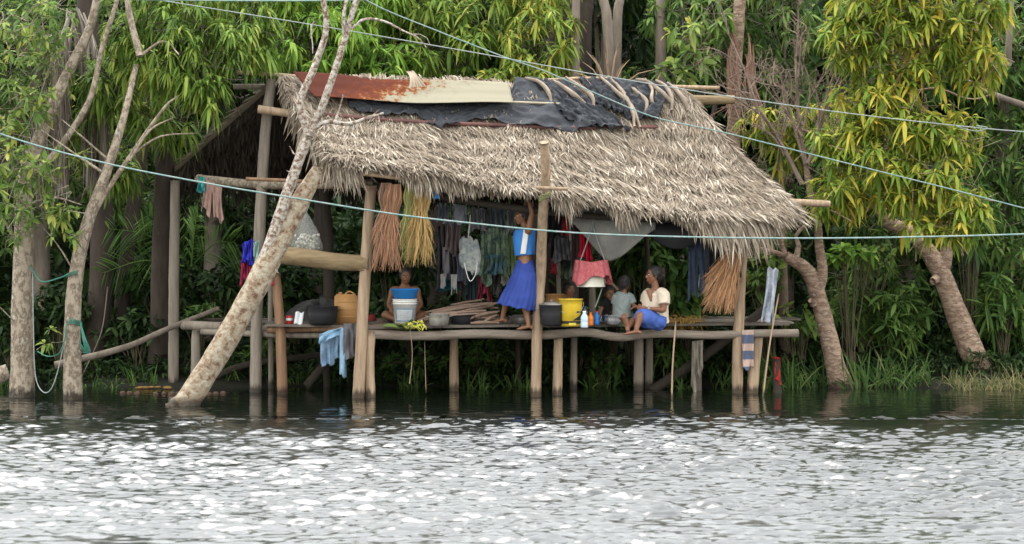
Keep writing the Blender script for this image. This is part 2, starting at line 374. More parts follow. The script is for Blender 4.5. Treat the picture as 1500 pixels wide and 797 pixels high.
# far-off wood: one mass
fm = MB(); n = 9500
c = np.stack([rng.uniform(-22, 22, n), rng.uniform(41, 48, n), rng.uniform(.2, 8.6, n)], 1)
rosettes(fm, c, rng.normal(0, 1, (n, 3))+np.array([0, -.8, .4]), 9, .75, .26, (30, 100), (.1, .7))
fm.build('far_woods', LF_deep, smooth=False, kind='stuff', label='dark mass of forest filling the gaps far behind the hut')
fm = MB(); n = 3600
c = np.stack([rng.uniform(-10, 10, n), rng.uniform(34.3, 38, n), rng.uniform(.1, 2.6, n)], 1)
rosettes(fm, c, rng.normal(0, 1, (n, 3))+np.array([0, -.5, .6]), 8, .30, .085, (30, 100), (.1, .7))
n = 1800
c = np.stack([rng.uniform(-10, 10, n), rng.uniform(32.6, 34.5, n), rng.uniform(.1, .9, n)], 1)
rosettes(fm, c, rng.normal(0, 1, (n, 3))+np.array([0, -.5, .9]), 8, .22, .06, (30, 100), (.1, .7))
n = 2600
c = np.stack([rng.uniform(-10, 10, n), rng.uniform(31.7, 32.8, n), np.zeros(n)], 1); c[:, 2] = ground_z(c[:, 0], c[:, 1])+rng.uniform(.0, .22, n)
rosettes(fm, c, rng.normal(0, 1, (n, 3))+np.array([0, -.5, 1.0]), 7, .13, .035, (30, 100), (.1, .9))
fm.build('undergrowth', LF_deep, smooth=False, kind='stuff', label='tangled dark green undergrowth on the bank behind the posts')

def simple_tree(px, Y, top, blobs, leaf, label, r=.12, lean=0, **kw):
    x = (px-750)*Y/F; z0 = float(ground_z(np.array(x), np.array(Y)))-.1
    pts = [(x, Y, z0), (x+lean*.4, Y+.05, z0+top*.45), (x+lean, Y, z0+top)]
    lm = []
    for (c, rr) in blobs:
        a = np.array(pts[1]); c = np.array(c); m = (a+c)/2+np.array([0, 0, -.2]); lm.append(([a+(np.array(pts[2])-a)*rng.uniform(0, .6), m, c], r*.45, r*.12))
    return tree('broadleaf_tree', label, pts, r, r*.5, lm, blobs, leaf, **kw)

# background row: tree crowns behind the ridge
simple_tree(470, 33.6, 4, [E(455, 55, 33.2, 95, 62), E(560, 100, 33.4, 70, 45), E(420, -40, 33.4, 90, 60), E(520, 0, 33.8, 90, 50)], LF_bright,
            'bright green mango tree rising behind the rusty end of the roof sheet', L=.23, w=.045, dens=30, droop=(.4, 1.1), bark=BARK_dark)
simple_tree(640, 34.0, 4, [E(650, 75, 33.8, 80, 60), E(700, 15, 34, 95, 55), E(600, -20, 34.3, 90, 50)], LF_mango,
            'olive green mango tree behind the middle of the roof sheet, below the upper cables', L=.23, w=.045, dens=30, droop=(.4, 1.1), bark=BARK_dark)
simple_tree(790, 33.8, 4, [E(790, 65, 33.4, 62, 60), E(760, 120, 33.2, 60, 30), E(780, -25, 33.8, 70, 45)], leafmat('leaf_lime', (.09, .16, .02), (.17, .27, .03), (.26, .33, .04), (.42, .36, .04), .72),
            'yellow green tree behind the ridge, left of the bare upright trunks', L=.23, w=.045, dens=27, droop=(.4, 1.1), bark=BARK_dark)
tl = P(740, 130, 33.0)
simple_tree(1010, 35.0, 4, [E(1000, 20, 34.6, 60, 55), E(1060, 60, 34.6, 75, 65), E(960, 130, 35, 60, 40), E(1080, -40, 34.6, 90, 50)], LF_dark,
            'dark green tree behind the right end of the ridge', L=.22, w=.05, dens=24)
simple_tree(1000, 33.5, 3.4, [E(1005, 45, 33.2, 26, 20), E(1020, 85, 33.2, 30, 22), E(1045, 20, 33.3, 34, 24), E(985, 105, 33.2, 32, 16)], LF_light,
            'slender sapling with loose light green leaves above the right end of the ridge', r=.025, L=.19, w=.06, dens=26, nl=7)
simple_tree(890, 36.2, 5, [E(870, -30, 36, 150, 50), E(900, 60, 37.5, 130, 70)], LF_deep, 'very dark tree far behind the bare trunks', L=.3, w=.08, r=.16)
simple_tree(1150, 34.6, 4.2, [E(1150, 30, 34.4, 90, 80), E(1160, 160, 34.2, 90, 60), E(1190, 250, 34.2, 80, 70)], LF_dark,
            'dark green tree behind the dead twiggy branches', L=.22, w=.05, dens=26)
simple_tree(1470, 33.9, 4.5, [E(1470, 90, 33.7, 70, 80), E(1430, 20, 34, 60, 60), E(1480, 230, 33.6, 75, 75), E(1440, 300, 33.4, 50, 70), E(1500, 380, 33.2, 70, 70), E(1470, 450, 33, 60, 50)], LF_dark,
            'dark leafy tree at the right edge behind the yellow crown', L=.24, w=.055, dens=30)
simple_tree(1330, 34.0, 4.2, [E(1340, 60, 34.2, 120, 90), E(1310, 300, 33.9, 110, 90), E(1280, 420, 33.4, 90, 50)], LF_dark,
            'dark green tree filling the space behind the forked pale trunk', L=.22, w=.05, dens=26)
simple_tree(60, 34, 4.6, [E(40, 60, 34, 110, 110), E(180, 40, 34.2, 120, 90), E(20, 260, 34, 90, 110), E(150, 250, 34.4, 120, 90)], LF_dark,
            'dark green tree at the far left behind the hanging palm fronds', L=.22, w=.05, dens=22)
simple_tree(310, 34, 4.6, [E(300, 60, 34, 110, 80), E(330, 180, 34.6, 120, 80), E(300, 300, 34.4, 110, 50)], LF_deep,
            'very dark tree behind the open left gable', L=.22, w=.05, dens=22)
for px, Y, sgn in ((-230, 33.5, 'left'), (-120, 35, 'left'), (1660, 33.5, 'right'), (1760, 35, 'right')):
    simple_tree(px, Y, 4.6, [E(px, 60, Y, 120, 110), E(px+30, 260, Y, 120, 110), E(px-30, 420, Y-.3, 100, 60)], LF_dark,
                'dark leafy tree on the bank beyond the %s edge of the view' % sgn, L=.24, w=.06, dens=14, group='bank trees beyond the frame')

# bare upright trunks behind the ridge
def bare_trunk(pts, r0, r1, label, bark=BARK_grey, **k):
    mb = MB(); tube(mb, pts, [r0, r1], n=12, rough=.05, wob=.003)
    return mb.build('tree_trunk', bark, label=label, cat='tree trunk', **k)
bare_trunk([P(840, 560, 33.3), P(842, 60, 33.3), P(848, -20, 33.3)], .07, .05, 'straight grey trunk behind the ridge, leftmost of the bare trunks')
bare_trunk([P(897, 560, 33.6), P(893, 90, 33.4), P(880, -20, 33.4)], .085, .06, 'pale tan trunk behind the ridge growing out of the dry palm')
bare_trunk([P(905, 560, 34.2), P(903, 90, 34), P(910, -20, 34)], .08, .06, 'brown trunk standing just right of the pale tan trunk')
bare_trunk([P(968, 560, 34.6), P(968, 60, 34.4), P(970, -20, 34.4)], .08, .07, 'thin upright trunk alone in the dark gap right of the dry palm')
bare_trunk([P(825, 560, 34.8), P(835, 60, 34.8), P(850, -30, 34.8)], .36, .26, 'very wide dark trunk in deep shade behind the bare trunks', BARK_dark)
bare_trunk([P(1085, 560, 33.8), P(1075, 200, 33.8), P(1085, -20, 33.6)], .10, .08, 'reddish brown trunk with dry fibres right of the ridge end', BARK_brown)
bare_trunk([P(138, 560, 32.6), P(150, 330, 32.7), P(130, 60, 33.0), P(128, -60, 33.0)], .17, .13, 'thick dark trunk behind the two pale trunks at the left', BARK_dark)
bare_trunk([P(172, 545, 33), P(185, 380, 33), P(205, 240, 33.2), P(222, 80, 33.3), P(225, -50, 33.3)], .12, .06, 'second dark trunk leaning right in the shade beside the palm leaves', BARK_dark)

# palm fronds
def frond(mb, pts, Lf, wd=.03, n=34, droop=.9, ang=50, side=(0, 1, 0), r=.012, mi=0):
    C = tube(mb, pts, [r, r*.3], n=5, seg=16, mi=mi)
    T = unit(np.gradient(C, axis=0)); side = np.array(side, float)
    u = np.linspace(.08, 1, n)*15; i = np.minimum(u.astype(int), 14); t = (u-i)[:, None]
    p = C[i]*(1-t)+C[i+1]*t; T = T[i]; s = unit(np.cross(T, np.cross(side, T)))
    for sg in (-1, 1):
        d = unit(T*math.cos(R(ang))+s*sg*math.sin(R(ang))+rng.normal(0, .08, T.shape))
        ll = Lf*np.sin(np.linspace(.35, 2.9, n))**.6*rng.uniform(.85, 1.1, n)
        ribbons(mb, p, d, ll, wd, droop*rng.uniform(.7, 1.2, n), mi=mi)
mb = MB()   # hanging dead palm crown at the left
for k in range(8):
    x0 = 108+rng.uniform(-12, 16); a = P(x0, 15+rng.uniform(-8, 10), 31.0+rng.uniform(0, .5))
    dx = rng.uniform(-30, 30)
    frond(mb, [a, a+np.array([sz(dx), -.05, -.5]), a+np.array([sz(dx*1.3), 0, -1.1]), a+np.array([sz(dx*1.5), 0, -1.9])], .55, .02, 40, 1.0, 25)
frond(mb, [P(100, 25, 30.6), P(75, 90, 30.5), P(55, 150, 30.5), P(30, 210, 30.5)], .75, .022, 44, 1.0, 35, (1, 0, .2))
mb.build('dead_palm_frond', mat('dry_palm_grey', (.12, .095, .075), (.24, .2, .165), (.36, .31, .27), scale=3, isl=.6, rough=.9), smooth=False,
         label='grey brown dead palm fronds hanging down between the left trees', cat='palm fronds')
mb = MB()   # dry palm rosette behind the ridge
for k in range(34):
    an = rng.uniform(R(-10), R(190)); a = P(893, 150, 33.2); l = rng.uniform(.4, .85)
    d = np.array([math.cos(an)*.75, rng.uniform(-.5, .1), math.sin(an)*1.1+.15])
    tube(mb, [a, a+d*l*.6, a+d*l+np.array([d[0]*.1, 0, -.18*l])], [.012, .004], n=4, seg=6)
mb.build('dry_palm', mat('dry_palm_tan', (.25, .17, .11), (.38, .28, .19), scale=3, isl=.6, rough=.9), label='spiky tan dry palm fanning out behind the ridge', cat='palm')
mb = MB()
for k in range(26):
    a = P(1085+rng.uniform(-18, 22), 45+rng.uniform(0, 60), 33.4); tube(mb, [a, a+np.array([rng.normal(0, .06), -.03, -.4]), a+np.array([rng.normal(0, .16), -.06, -rng.uniform(.6, 1.1)])], [.012, .006], n=4, seg=6)
mb.build('dead_palm_frond', mat('dry_palm_red', (.20, .105, .075), (.30, .19, .14), scale=3, isl=.6, rough=.9), label='reddish brown dead fronds hanging right of the ridge end', cat='palm fronds')
pl = MB()
for (x, y, dx, dy) in ((330, 380, -110, -45), (335, 385, -60, -70), (340, 390, 10, -75), (330, 390, -120, 10), (345, 385, 60, -30)):
    a = P(x-60, y, 32.6); b = P(x-60+dx, y+dy, 32.4); frond(pl, [a, (a+b)/2+np.array([0, 0, .12]), b], .42, .03, 26, .25, 55, (0, 0, 1))
pl.build('palm_leaf', LF_broad, smooth=False, label='green feathery palm leaves in the shade right of the dark leaning trunk', cat='palm')

# shrubs of the bank, several kinds
def shrub(px, py, Y, rx, rz, leaf, label, L=.14, w=.05, nl=7, dens=40, group='broad leaved shrubs behind the hut', parts=2):
    bl = [E(px+rng.uniform(-.5, .5)*rx, py+rng.uniform(-.4, .4)*rz, Y+rng.uniform(-.15, .15), rx*.65, rz*.6) for _ in range(parts+1)]
    x = (px-750)*Y/F; z0 = float(ground_z(np.array(x), np.array(Y)))-.05
    t = thing('shrub', (x, Y, z0), label, 'shrub', group)
    C, A, B = blob_points(bl, dens, .2); m = MB(); rosettes(m, C, A+np.array([0, -.3, .3]), nl, L, w, (45, 100), (.1, .6)); m.build('foliage', leaf, t, smooth=False)
    m = MB(); n = min(len(C), 16); ii = rng.choice(len(C), n, False)
    for q in ii: tube(m, [(x+rng.normal(0, .04), Y, z0), (C[q]+np.array([x, Y, z0]))/2+np.array([0, 0, .1]), C[q]], [.012, .004], n=4, seg=6)
    m.build('stem', TWIG_green, t)
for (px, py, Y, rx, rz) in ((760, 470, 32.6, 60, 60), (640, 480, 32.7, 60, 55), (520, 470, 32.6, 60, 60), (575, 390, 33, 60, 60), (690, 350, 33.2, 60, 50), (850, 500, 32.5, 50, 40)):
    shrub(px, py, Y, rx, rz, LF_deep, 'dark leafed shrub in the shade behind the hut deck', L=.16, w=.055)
for (px, py, Y, rx, rz) in ((930, 365, 32.3, 50, 38), (1000, 400, 32.3, 48, 48), (895, 400, 32.6, 45, 45), (980, 345, 32.5, 60, 32), (1010, 450, 32.3, 40, 35)):
    shrub(px, py, Y, rx, rz, LF_broad, 'mid green broad leaved shrub seen behind the seated woman', L=.18, w=.085, nl=6)
for (px, py, Y, rx, rz) in ((1130, 400, 32.3, 50, 45), (1170, 470, 32.2, 42, 35), (1120, 330, 32.5, 50, 40), (1260, 380, 32.5, 50, 30)):
    shrub(px, py, Y, rx, rz, LF_light, 'light green shrub between the right corner post and the forked trunk', L=.15, w=.06, nl=6, dens=30)
shrub(1245, 372, 32.0, 42, 16, LF_bright, 'flat spray of bright green leaves just right of the forked trunk', L=.2, w=.08, nl=7, group=None, parts=1)
for (px, py, Y, rx, rz) in ((1300, 470, 32.4, 60, 45), (1240, 450, 32.6, 50, 50), (1470, 440, 32.5, 45, 60), (1420, 330, 32.4, 40, 60), (1340, 450, 32.6, 50, 50)):
    shrub(px, py, Y, rx, rz, LF_dark, 'dark shrub with long leaves under the yellow crowned tree', L=.24, w=.04, nl=8)
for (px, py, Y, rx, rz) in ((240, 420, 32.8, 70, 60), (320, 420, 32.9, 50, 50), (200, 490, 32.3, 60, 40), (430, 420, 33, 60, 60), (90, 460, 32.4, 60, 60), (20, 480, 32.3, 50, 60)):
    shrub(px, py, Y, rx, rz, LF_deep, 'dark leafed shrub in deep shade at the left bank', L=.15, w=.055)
for (px, py, Y, rx, rz) in ((290, 460, 32.2, 40, 18), (400, 515, 32.1, 50, 25), (620, 530, 32.1, 60, 22), (700, 520, 32.2, 60, 26), (880, 535, 32.0, 40, 22), (1000, 520, 32.0, 50, 26)):
    shrub(px, py, Y, rx, rz, LF_broad, 'low green shrub on the bank under the deck', L=.16, w=.04, nl=7)

def tuft(px, Y, w, h, n, leaf, label, grp, wd=.022, droop=.7):
    x = (px-750)*Y/F; z0 = max(-.03, float(ground_z(np.array(x), np.array(Y))))-.03
    m = MB(); c = np.stack([x+rng.uniform(-w, w, n), Y+rng.uniform(-.2, .2, n), np.full(n, z0)], 1)
    d = unit(np.stack([rng.normal(0, .35, n), rng.normal(-.15, .3, n), np.ones(n)], 1))
    ribbons(m, c, d, h*rng.uniform(.6, 1.2, n), wd, droop*rng.uniform(.2, 1.1, n), segs=(0, .3, .55, .8, 1), wp=(.8, 1, .9, .6, 0))
    m.build('grass_tuft', leaf, smooth=False, label=label, cat='grass', group=grp)
for px in (1155, 1172, 1255, 1300, 1322, 1205, 1130, 1345, 1278, 1060, 1000, 960, 700, 760, 600, 880):
    tuft(px, rng.uniform(31.15, 31.7), .16, rng.uniform(.55, .85) if px > 1100 else .45, 34, GRASS, 'clump of long arching green grass blades at the waterline', 'grass clumps along the bank')
for px in (1405, 1430, 1458, 1485, 1510):
    tuft(px, rng.uniform(31.1, 31.5), .26, rng.uniform(.35, .62), 120, GRASS_DRY, 'fine green and straw coloured grass at the foot of the right tree', 'straw grass by the right tree', .010, 1.0)
for px in (10, 150, 210, 330, 430):
    tuft(px, rng.uniform(31.6, 31.9), .2, .35, 30, LF_dark, 'low dark grass on the shaded left bank', 'dark grass on the left bank', .018)

# ------------------------------------------------------------------ individual trees of the water's edge
# left: two pale trunks standing in the water
Y1 = 29.9
tree('broadleaf_tree', 'leftmost pale barked tree standing in the water, leaves hanging at the left edge',
     [P(33, 590, Y1), P(33, 470, Y1), P(36, 330, Y1), P(38, 260, Y1), P(90, 130, Y1+.3), P(132, 40, Y1+.4), P(150, -50, Y1+.4)], .115, .035,
     [([P(40, 262, Y1), P(80, 225, Y1), P(130, 150, Y1), P(150, 70, Y1+.1), P(172, 0, Y1+.1), P(185, -50, Y1+.1)], .048, .022), ([P(38, 300, Y1), P(80, 290, Y1-.2), P(120, 300, Y1-.3)], .02, .006),
      ([P(36, 380, Y1), P(10, 330, Y1-.2), P(-20, 290, Y1-.3)], .03, .01), ([P(34, 480, Y1), P(20, 470, Y1-.1), P(-10, 440, Y1-.2)], .012, .005)],
     [E(60, 30, 30, 50, 40), E(55, 160, 29.9, 30, 40), E(25, 300, 29.1, 40, 40), E(70, 270, 29.2, 30, 26), E(20, 45, 29.9, 60, 55), E(10, 150, 29.6, 55, 50), E(40, 250, 29.3, 42, 34), E(12, 230, 29.4, 40, 60), E(85, 300, 29.2, 34, 24), E(100, 225, 29.6, 22, 16), E(15, 330, 29.3, 30, 40), E(90, 90, 30.5, 50, 50)],
     LF_light, BARK_pale, dens=30, nl=7, L=.13, w=.045, droop=(.1, .6), tlen=.3)
YB = 29.5
tree('broadleaf_tree', 'second pale barked tree at the left with green rope tied round its trunk',
     [P(107, 592, YB), P(106, 500, YB), P(112, 400, YB), P(132, 320, YB), P(158, 250, YB), P(180, 180, YB), P(200, 95, YB+.2)], .088, .03,
     [([P(125, 335, YB), P(150, 290, YB), P(190, 230, YB), P(240, 160, YB), P(262, 140, YB)], .045, .008),
      ([P(190, 235, YB), P(220, 190, YB-.1), P(255, 172, YB-.1)], .02, .006), ([P(195, 225, YB), P(235, 200, YB), P(290, 195, YB)], .018, .004),
      ([P(165, 240, YB), P(120, 200, YB-.1), P(90, 175, YB-.1)], .015, .005), ([P(205, 82, YB+.2), P(240, 60, YB+.2), P(262, 80, YB)], .02, .008),
      ([P(205, 82, YB+.2), P(190, 20, YB+.3), P(180, -40, YB+.3)], .045, .03), ([P(158, 258, YB), P(110, 225, YB-.05), P(60, 190, YB-.1)], .02, .006),
      ([P(110, 400, YB), P(85, 360, YB), P(60, 330, YB)], .012, .004)],
     [E(90, 345, 29.2, 26, 18), E(75, 495, 29.3, 16, 18)], LF_light, BARK_pale, dens=34, nl=6, L=.12, w=.045, tlen=.2)
tree('broadleaf_tree', 'mango tree whose long drooping leaves hang over the left end of the roof',
     [P(235, 570, 32.3), P(240, 300, 32), P(250, 60, 31.4), P(260, -60, 31.2)], .13, .08,
     [([P(250, 60, 31.4), P(300, 40, 30.6), P(350, 70, 30.2)], .04, .012), ([P(250, 60, 31.4), P(200, 30, 30.8), P(160, 50, 30.4)], .04, .012), ([P(255, 0, 31.3), P(310, -30, 30.9), P(380, 0, 30.6)], .03, .01)],
     [E(285, 45, 30.4, 62, 42), E(235, 30, 30.6, 60, 45), E(335, 75, 30.0, 32, 30), E(290, 110, 30.0, 42, 30), E(315, 135, 29.8, 24, 24), E(260, 75, 30.0, 50, 40), E(200, 90, 30.4, 30, 30), E(370, 60, 30.3, 34, 34), E(160, 120, 31.0, 50, 34), E(215, 160, 31.0, 44, 30), E(250, 190, 31.2, 30, 24), E(130, 190, 31.6, 40, 40), E(170, 240, 31.8, 46, 30), E(180, 55, 30.5, 36, 34), E(360, 25, 30.6, 40, 30), E(240, 105, 30.3, 34, 24), E(300, -35, 30.9, 100, 40)],
     LF_mango, BARK_dark, dens=34, nl=12, L=.22, w=.042, droop=(.6, 1.3), spread=(30, 95))
# the leaning dead tree in front
YL = YW(594)
lt = thing('dead_leaning_tree', P(270, 596, YL), 'bare leaning tree with patchy lichened bark rising out of the water across the left end', 'dead tree')
m = MB()
tube(m, [P(262, 606, YL), P(282, 577, YL), P(330, 500, YL+.05), P(378, 415, YL+.1), P(415, 340, YL+.2), P(440, 295, YL+.25), P(467, 246, YL+.3)], [.19, .142, .14, .14, .14, .13, .108, .072], n=20, rough=.06, seg=60)
tube(m, [P(262, 606, YL-.02), P(258, 590, YL-.08), P(285, 575, YL-.05)], [.07, .08, .04], n=8, rough=.2)
m.build('trunk', LEAN, lt)
m = MB()
YT = YL+.12
T1 = [P(380, 400, YT), P(405, 330, YT-.02), P(428, 262, YT-.03), P(452, 198, YT-.03)]
tube(m, T1, [.085, .07, .062, .058], n=12, rough=.1)
tube(m, [P(452, 198, YT-.03), P(440, 150, YT-.05), P(462, 95, YT), P(478, 40, YT+.02), P(470, -20, YT)], [.055, .045, .04, .035, .03], n=10, rough=.12)
tube(m, [P(452, 198, YT-.03), P(470, 160, YT-.1), P(490, 105, YT-.12), P(507, 50, YT-.1), P(528, -20, YT-.1)], [.055, .045, .04, .035, .032], n=10, rough=.12)
tube(m, [P(505, 60, YT-.1), P(504, 20, YT-.15), P(512, -15, YT-.1)], [.03, .022, .02], n=8, rough=.1)
for pts, a, b in (([(515, 42), (535, 28), (565, 32), (590, 45), (612, 55), (625, 70)], .018, .006), ([(600, 50), (622, 52), (630, 66)], .006, .003),
                  ([(455, 192), (480, 178), (510, 182), (540, 172), (562, 166)], .032, .014), ([(490, 180), (497, 160), (503, 138)], .016, .008), ([(540, 172), (548, 168), (556, 160)], .01, .006),
                  ([(462, 32), (455, 40), (458, 62), (458, 78)], .012, .005), ([(444, 130), (440, 120)], .015, .01), ([(440, 230), (430, 225), (424, 214)], .014, .006), ([(430, 255), (420, 250)], .012, .006),
                  ([(400, 320), (412, 328)], .015, .004), ([(452, 200), (466, 250)], .004, .003), ([(440, 150), (432, 130)], .02, .012), ([(395, 385), (408, 400)], .01, .004)):
    tube(m, [P(x, y, YT-.08) for x, y in pts], [a, b], n=7, rough=.15)
m.build('branch', LICHEN, lt)
# right: forked dead-topped tree
YD = YW(568)
ft = thing('forked_tree', P(1232, 572, YD), 'pale forked trunk with bare twiggy top leaning over the water right of the hut', 'tree')
m = MB()
tube(m, [P(1236, 580, YD), P(1222, 530, YD), P(1208, 470, YD), P(1192, 415, YD), P(1178, 392, YD-.05), P(1150, 375, YD-.1)], [.18, .125, .11, .105, .085, .065], n=16, rough=.05, seg=44)
tube(m, [P(1195, 425, YD), P(1205, 400, YD), P(1200, 360, YD), P(1198, 330, YD), P(1188, 290, YD+.05), P(1180, 240, YD+.1)], [.10, .07, .055, .05, .045, .035], n=12, rough=.08)
tube(m, [P(1192, 445, YD-.08), P(1188, 440, YD-.14)], [.05, .04], n=8, rough=.1)
for pts, a, b in (([(1160, 380), (1150, 375), (1130, 368), (1103, 362)], .045, .02), ([(1152, 378), (1145, 355), (1150, 330), (1165, 320)], .035, .02), ([(1165, 382), (1170, 360), (1166, 345), (1180, 330), (1192, 322)], .04, .012)):
    tube(m, [P(x, y, YD-.1) for x, y in pts], [a, b], n=9, rough=.1)
m.build('trunk', BARK_brown, ft)
m = MB()
def twiggy(a, b, r, depth, spread=.5):
    mid = (a+b)/2+rng.normal(0, .05, 3); tube(m, [a, mid, b], [r, r*.45], n=5, seg=8)
    if depth == 0: return
    L = np.linalg.norm(b-a)
    for k in range(4):
        t = rng.uniform(.3, 1); s = a+(b-a)*t; d = unit(b-a)+rng.normal(0, spread, 3); twiggy(s, s+unit(d)*L*rng.uniform(.35, .6), r*.45, depth-1, spread)
for (x0, y0, x1, y1, r) in ((1182, 250, 1165, 60, .035), (1180, 250, 1215, 130, .03), (1175, 270, 1090, 130, .035), (1120, 190, 1065, 45, .02), (1185, 260, 1140, 100, .025), (1150, 220, 1060, 110, .015), (1180, 300, 1120, 260, .02), (1188, 240, 1240, 90, .02), (1175, 200, 1110, 90, .018), (1150, 290, 1080, 240, .014)):
    twiggy(P(x0, y0, YD+.1), P(x1, y1, YD+.1+rng.uniform(-.2, .3)), r, 3 if r > .016 else 2)
m.build('twig', TWIG, ft)
# right: yellow crowned tree
YE = YW(562)
tree('mango_tree', 'big yellow green mango tree with a thick leaning forked trunk at the right',
     [P(1452, 575, YE), P(1430, 530, YE), P(1400, 455, YE), P(1376, 395, YE), P(1340, 345, YE+.1), P(1296, 320, YE+.2), P(1285, 260, YE+.2), P(1320, 160, YE)], .135, .05,
     [([P(1380, 400, YE), P(1386, 370, YE), P(1382, 320, YE), P(1370, 250, YE)], .10, .05), ([P(1372, 408, YE-.1), P(1366, 412, YE-.16)], .07, .05), ([P(1320, 160, YE), P(1322, 100, YE), P(1340, 70, YE), P(1380, 60, YE)], .04, .012),
      ([P(1315, 140, YE), P(1370, 130, YE-.4), P(1420, 145, YE-.4), P(1455, 138, YE-.4)], .018, .008), ([P(1285, 260, YE+.2), P(1200, 200, YE), P(1120, 180, YE)], .035, .01)],
     [E(1330, 50, 30.9, 80, 50), E(1290, 10, 31, 70, 40), E(1390, 40, 30.9, 55, 45), E(1330, 110, 30.8, 50, 30), E(1285, 150, 30.8, 62, 40), E(1350, 190, 30.6, 66, 45), E(1290, 240, 30.7, 70, 50), E(1370, 270, 30.4, 62, 42), E(1420, 300, 30.3, 34, 36), E(1395, 335, 30.3, 45, 26), E(1330, 290, 30.6, 50, 26), E(1228, 285, 30.9, 42, 40), E(1250, 60, 31, 50, 50), E(1425, 90, 30.9, 40, 50), E(1400, 190, 30.7, 45, 40), E(1235, 200, 30.9, 45, 35), E(1440, 10, 31, 40, 40), E(1330, -40, 31, 110, 40), E(1345, 335, 30.3, 26, 16)],
     LF_yellow, BARK_brown, dens=44, nl=12, L=.19, w=.044, droop=(.3, .95), spread=(45, 108), shell=.35, flare=1.5)
tree('mango_tree', 'small tree with orange yellow leaves just behind the right roof corner',
     [P(1150, 560, 32.6), P(1145, 300, 32.6), P(1140, 180, 32.6)], .06, .03, [([P(1140, 220, 32.6), P(1110, 190, 32.5), P(1095, 170, 32.4)], .02, .01)],
     [E(1130, 175, 32.4, 34, 24), E(1105, 185, 32.4, 26, 18), E(1150, 215, 32.5, 36, 30), E(1235, 210, 32.3, 34, 30), E(1200, 170, 32.5, 30, 30)],
     LF_yellow, TWIG, dens=34, nl=10, L=.2, w=.045, droop=(.5, 1.2))
# dead limbs far right
bare_trunk([P(1510, 158, 32.6), P(1460, 140, 32.6), P(1415, 118, 32.8)], .05, .03, 'grey limb slanting in from the right edge through dark leaves')
bare_trunk([P(1483, -20, 32.5), P(1478, 60, 32.5), P(1476, 95, 32.6)], .035, .05, 'thin grey stem hanging at the top right corner')
# logs and poles on the left bank
def log(pts, r0, r1, label, material=None, name='log', **k):
    mb = MB(); tube(mb, pts, [r0, r1], n=12, rough=.06, wob=.003); return mb.build(name, material or WOOD_dark, label=label, cat=name, **k)
log([P(80, 535, 31.0), P(180, 510, 31.2), P(245, 482, 31.4), P(320, 452, 31.7)], .045, .03, 'long thin pole slanting up from the two left trunks to the deck', BARK_grey, name='pole')
log([P(955, 572, 31.2), P(1040, 515, 31.0), P(1125, 450, 30.9)], .065, .055, 'dark thick log slanting up under the deck to the right corner post', WOOD_dark)
log([P(300, 560, 31.6), P(360, 535, 31.6), P(470, 520, 31.7)], .045, .04, 'dark log lying low under the left end of the deck', WOOD_dark)
log([P(448, 566, 31.0), P(478, 530, 31.1), P(500, 500, 31.2)], .05, .05, 'dark slanting stump under the hanging blue jeans', WOOD_dark)
log([P(-30, 560, 30.8), P(12, 545, 30.9)], .13, .10, 'pinkish grey boulder like log end at the left edge of the water', BARK_pale)
# ------------------------------------------------------------------ the stilt hut
DZ = .86                                # top of the deck boards
def FY(px): return 29.75+(px-525)*.0015 # depth of the hut's front line
def DY(py): return F*(H-DZ-.015)/(py-HY)  # depth of a point of the deck seen at row py
_r = np.array([[408, 112, 30.55], [700, 116, 30.95], [1000, 133, 31.35]], float)
_e = np.array([[487, 234, 29.30], [560, 246, 29.33], [640, 256, 29.38], [740, 279, 29.42], [800, 283, 29.45], [850, 290, 29.5], [940, 306, 29.6], [1040, 318, 29.8], [1110, 322, 29.95], [1168, 316, 30.1]], float)
_b = np.array([[238, 262, 32.0], [1010, 296, 33.0]], float)
def lerp_tab(tab, s):
    x = tab[:, 0]; u = (x-x[0])/(x[-1]-x[0]); q = [np.interp(s, u, tab[:, k]) for k in range(3)]
    return np.stack([(q[0]-750)*q[2]/F, q[2], H-(q[1]-HY)*q[2]/F], -1)
def RP(s, t, off=0.):                   # point of the front slope, t = 0 ridge, 1 eave
    s = np.asarray(s, float); t = np.asarray(t, float); a = lerp_tab(_r, s); b = lerp_tab(_e, s)
    sag = -.10*np.sin(np.pi*t)+.02*np.sin(9*s+5*t)+.012*np.sin(23*s+3)
    n = np.array([-.1, -.62, .78])
    return a+(b-a)*t[..., None]+(sag+off)[..., None]*n
def RB(s, t, off=0.):
    s = np.asarray(s, float); t = np.asarray(t, float); a = lerp_tab(_r, s); b = lerp_tab(_b, s)
    return a+(b-a)*t[..., None]+(np.zeros_like(t)+off)[..., None]*np.array([0, .55, .83])
_S, _T = np.meshgrid(np.linspace(-.05, 1.05, 400), np.linspace(-.05, 1.05, 160)); _G = RP(_S, _T, np.zeros_like(_S))
_GX = 750+F*_G[..., 0]/_G[..., 1]; _GY = HY+F*(H-_G[..., 2])/_G[..., 1]
def ST(px, py):                         # roof coordinates of a spot seen at (px, py)
    i = np.argmin((_GX-px)**2+(_GY-py)**2); return _S.ravel()[i], _T.ravel()[i]
def onroof(px, py, off=0.):
    s, t = ST(px, py); return RP(np.array(s), np.array(t), np.array(off))

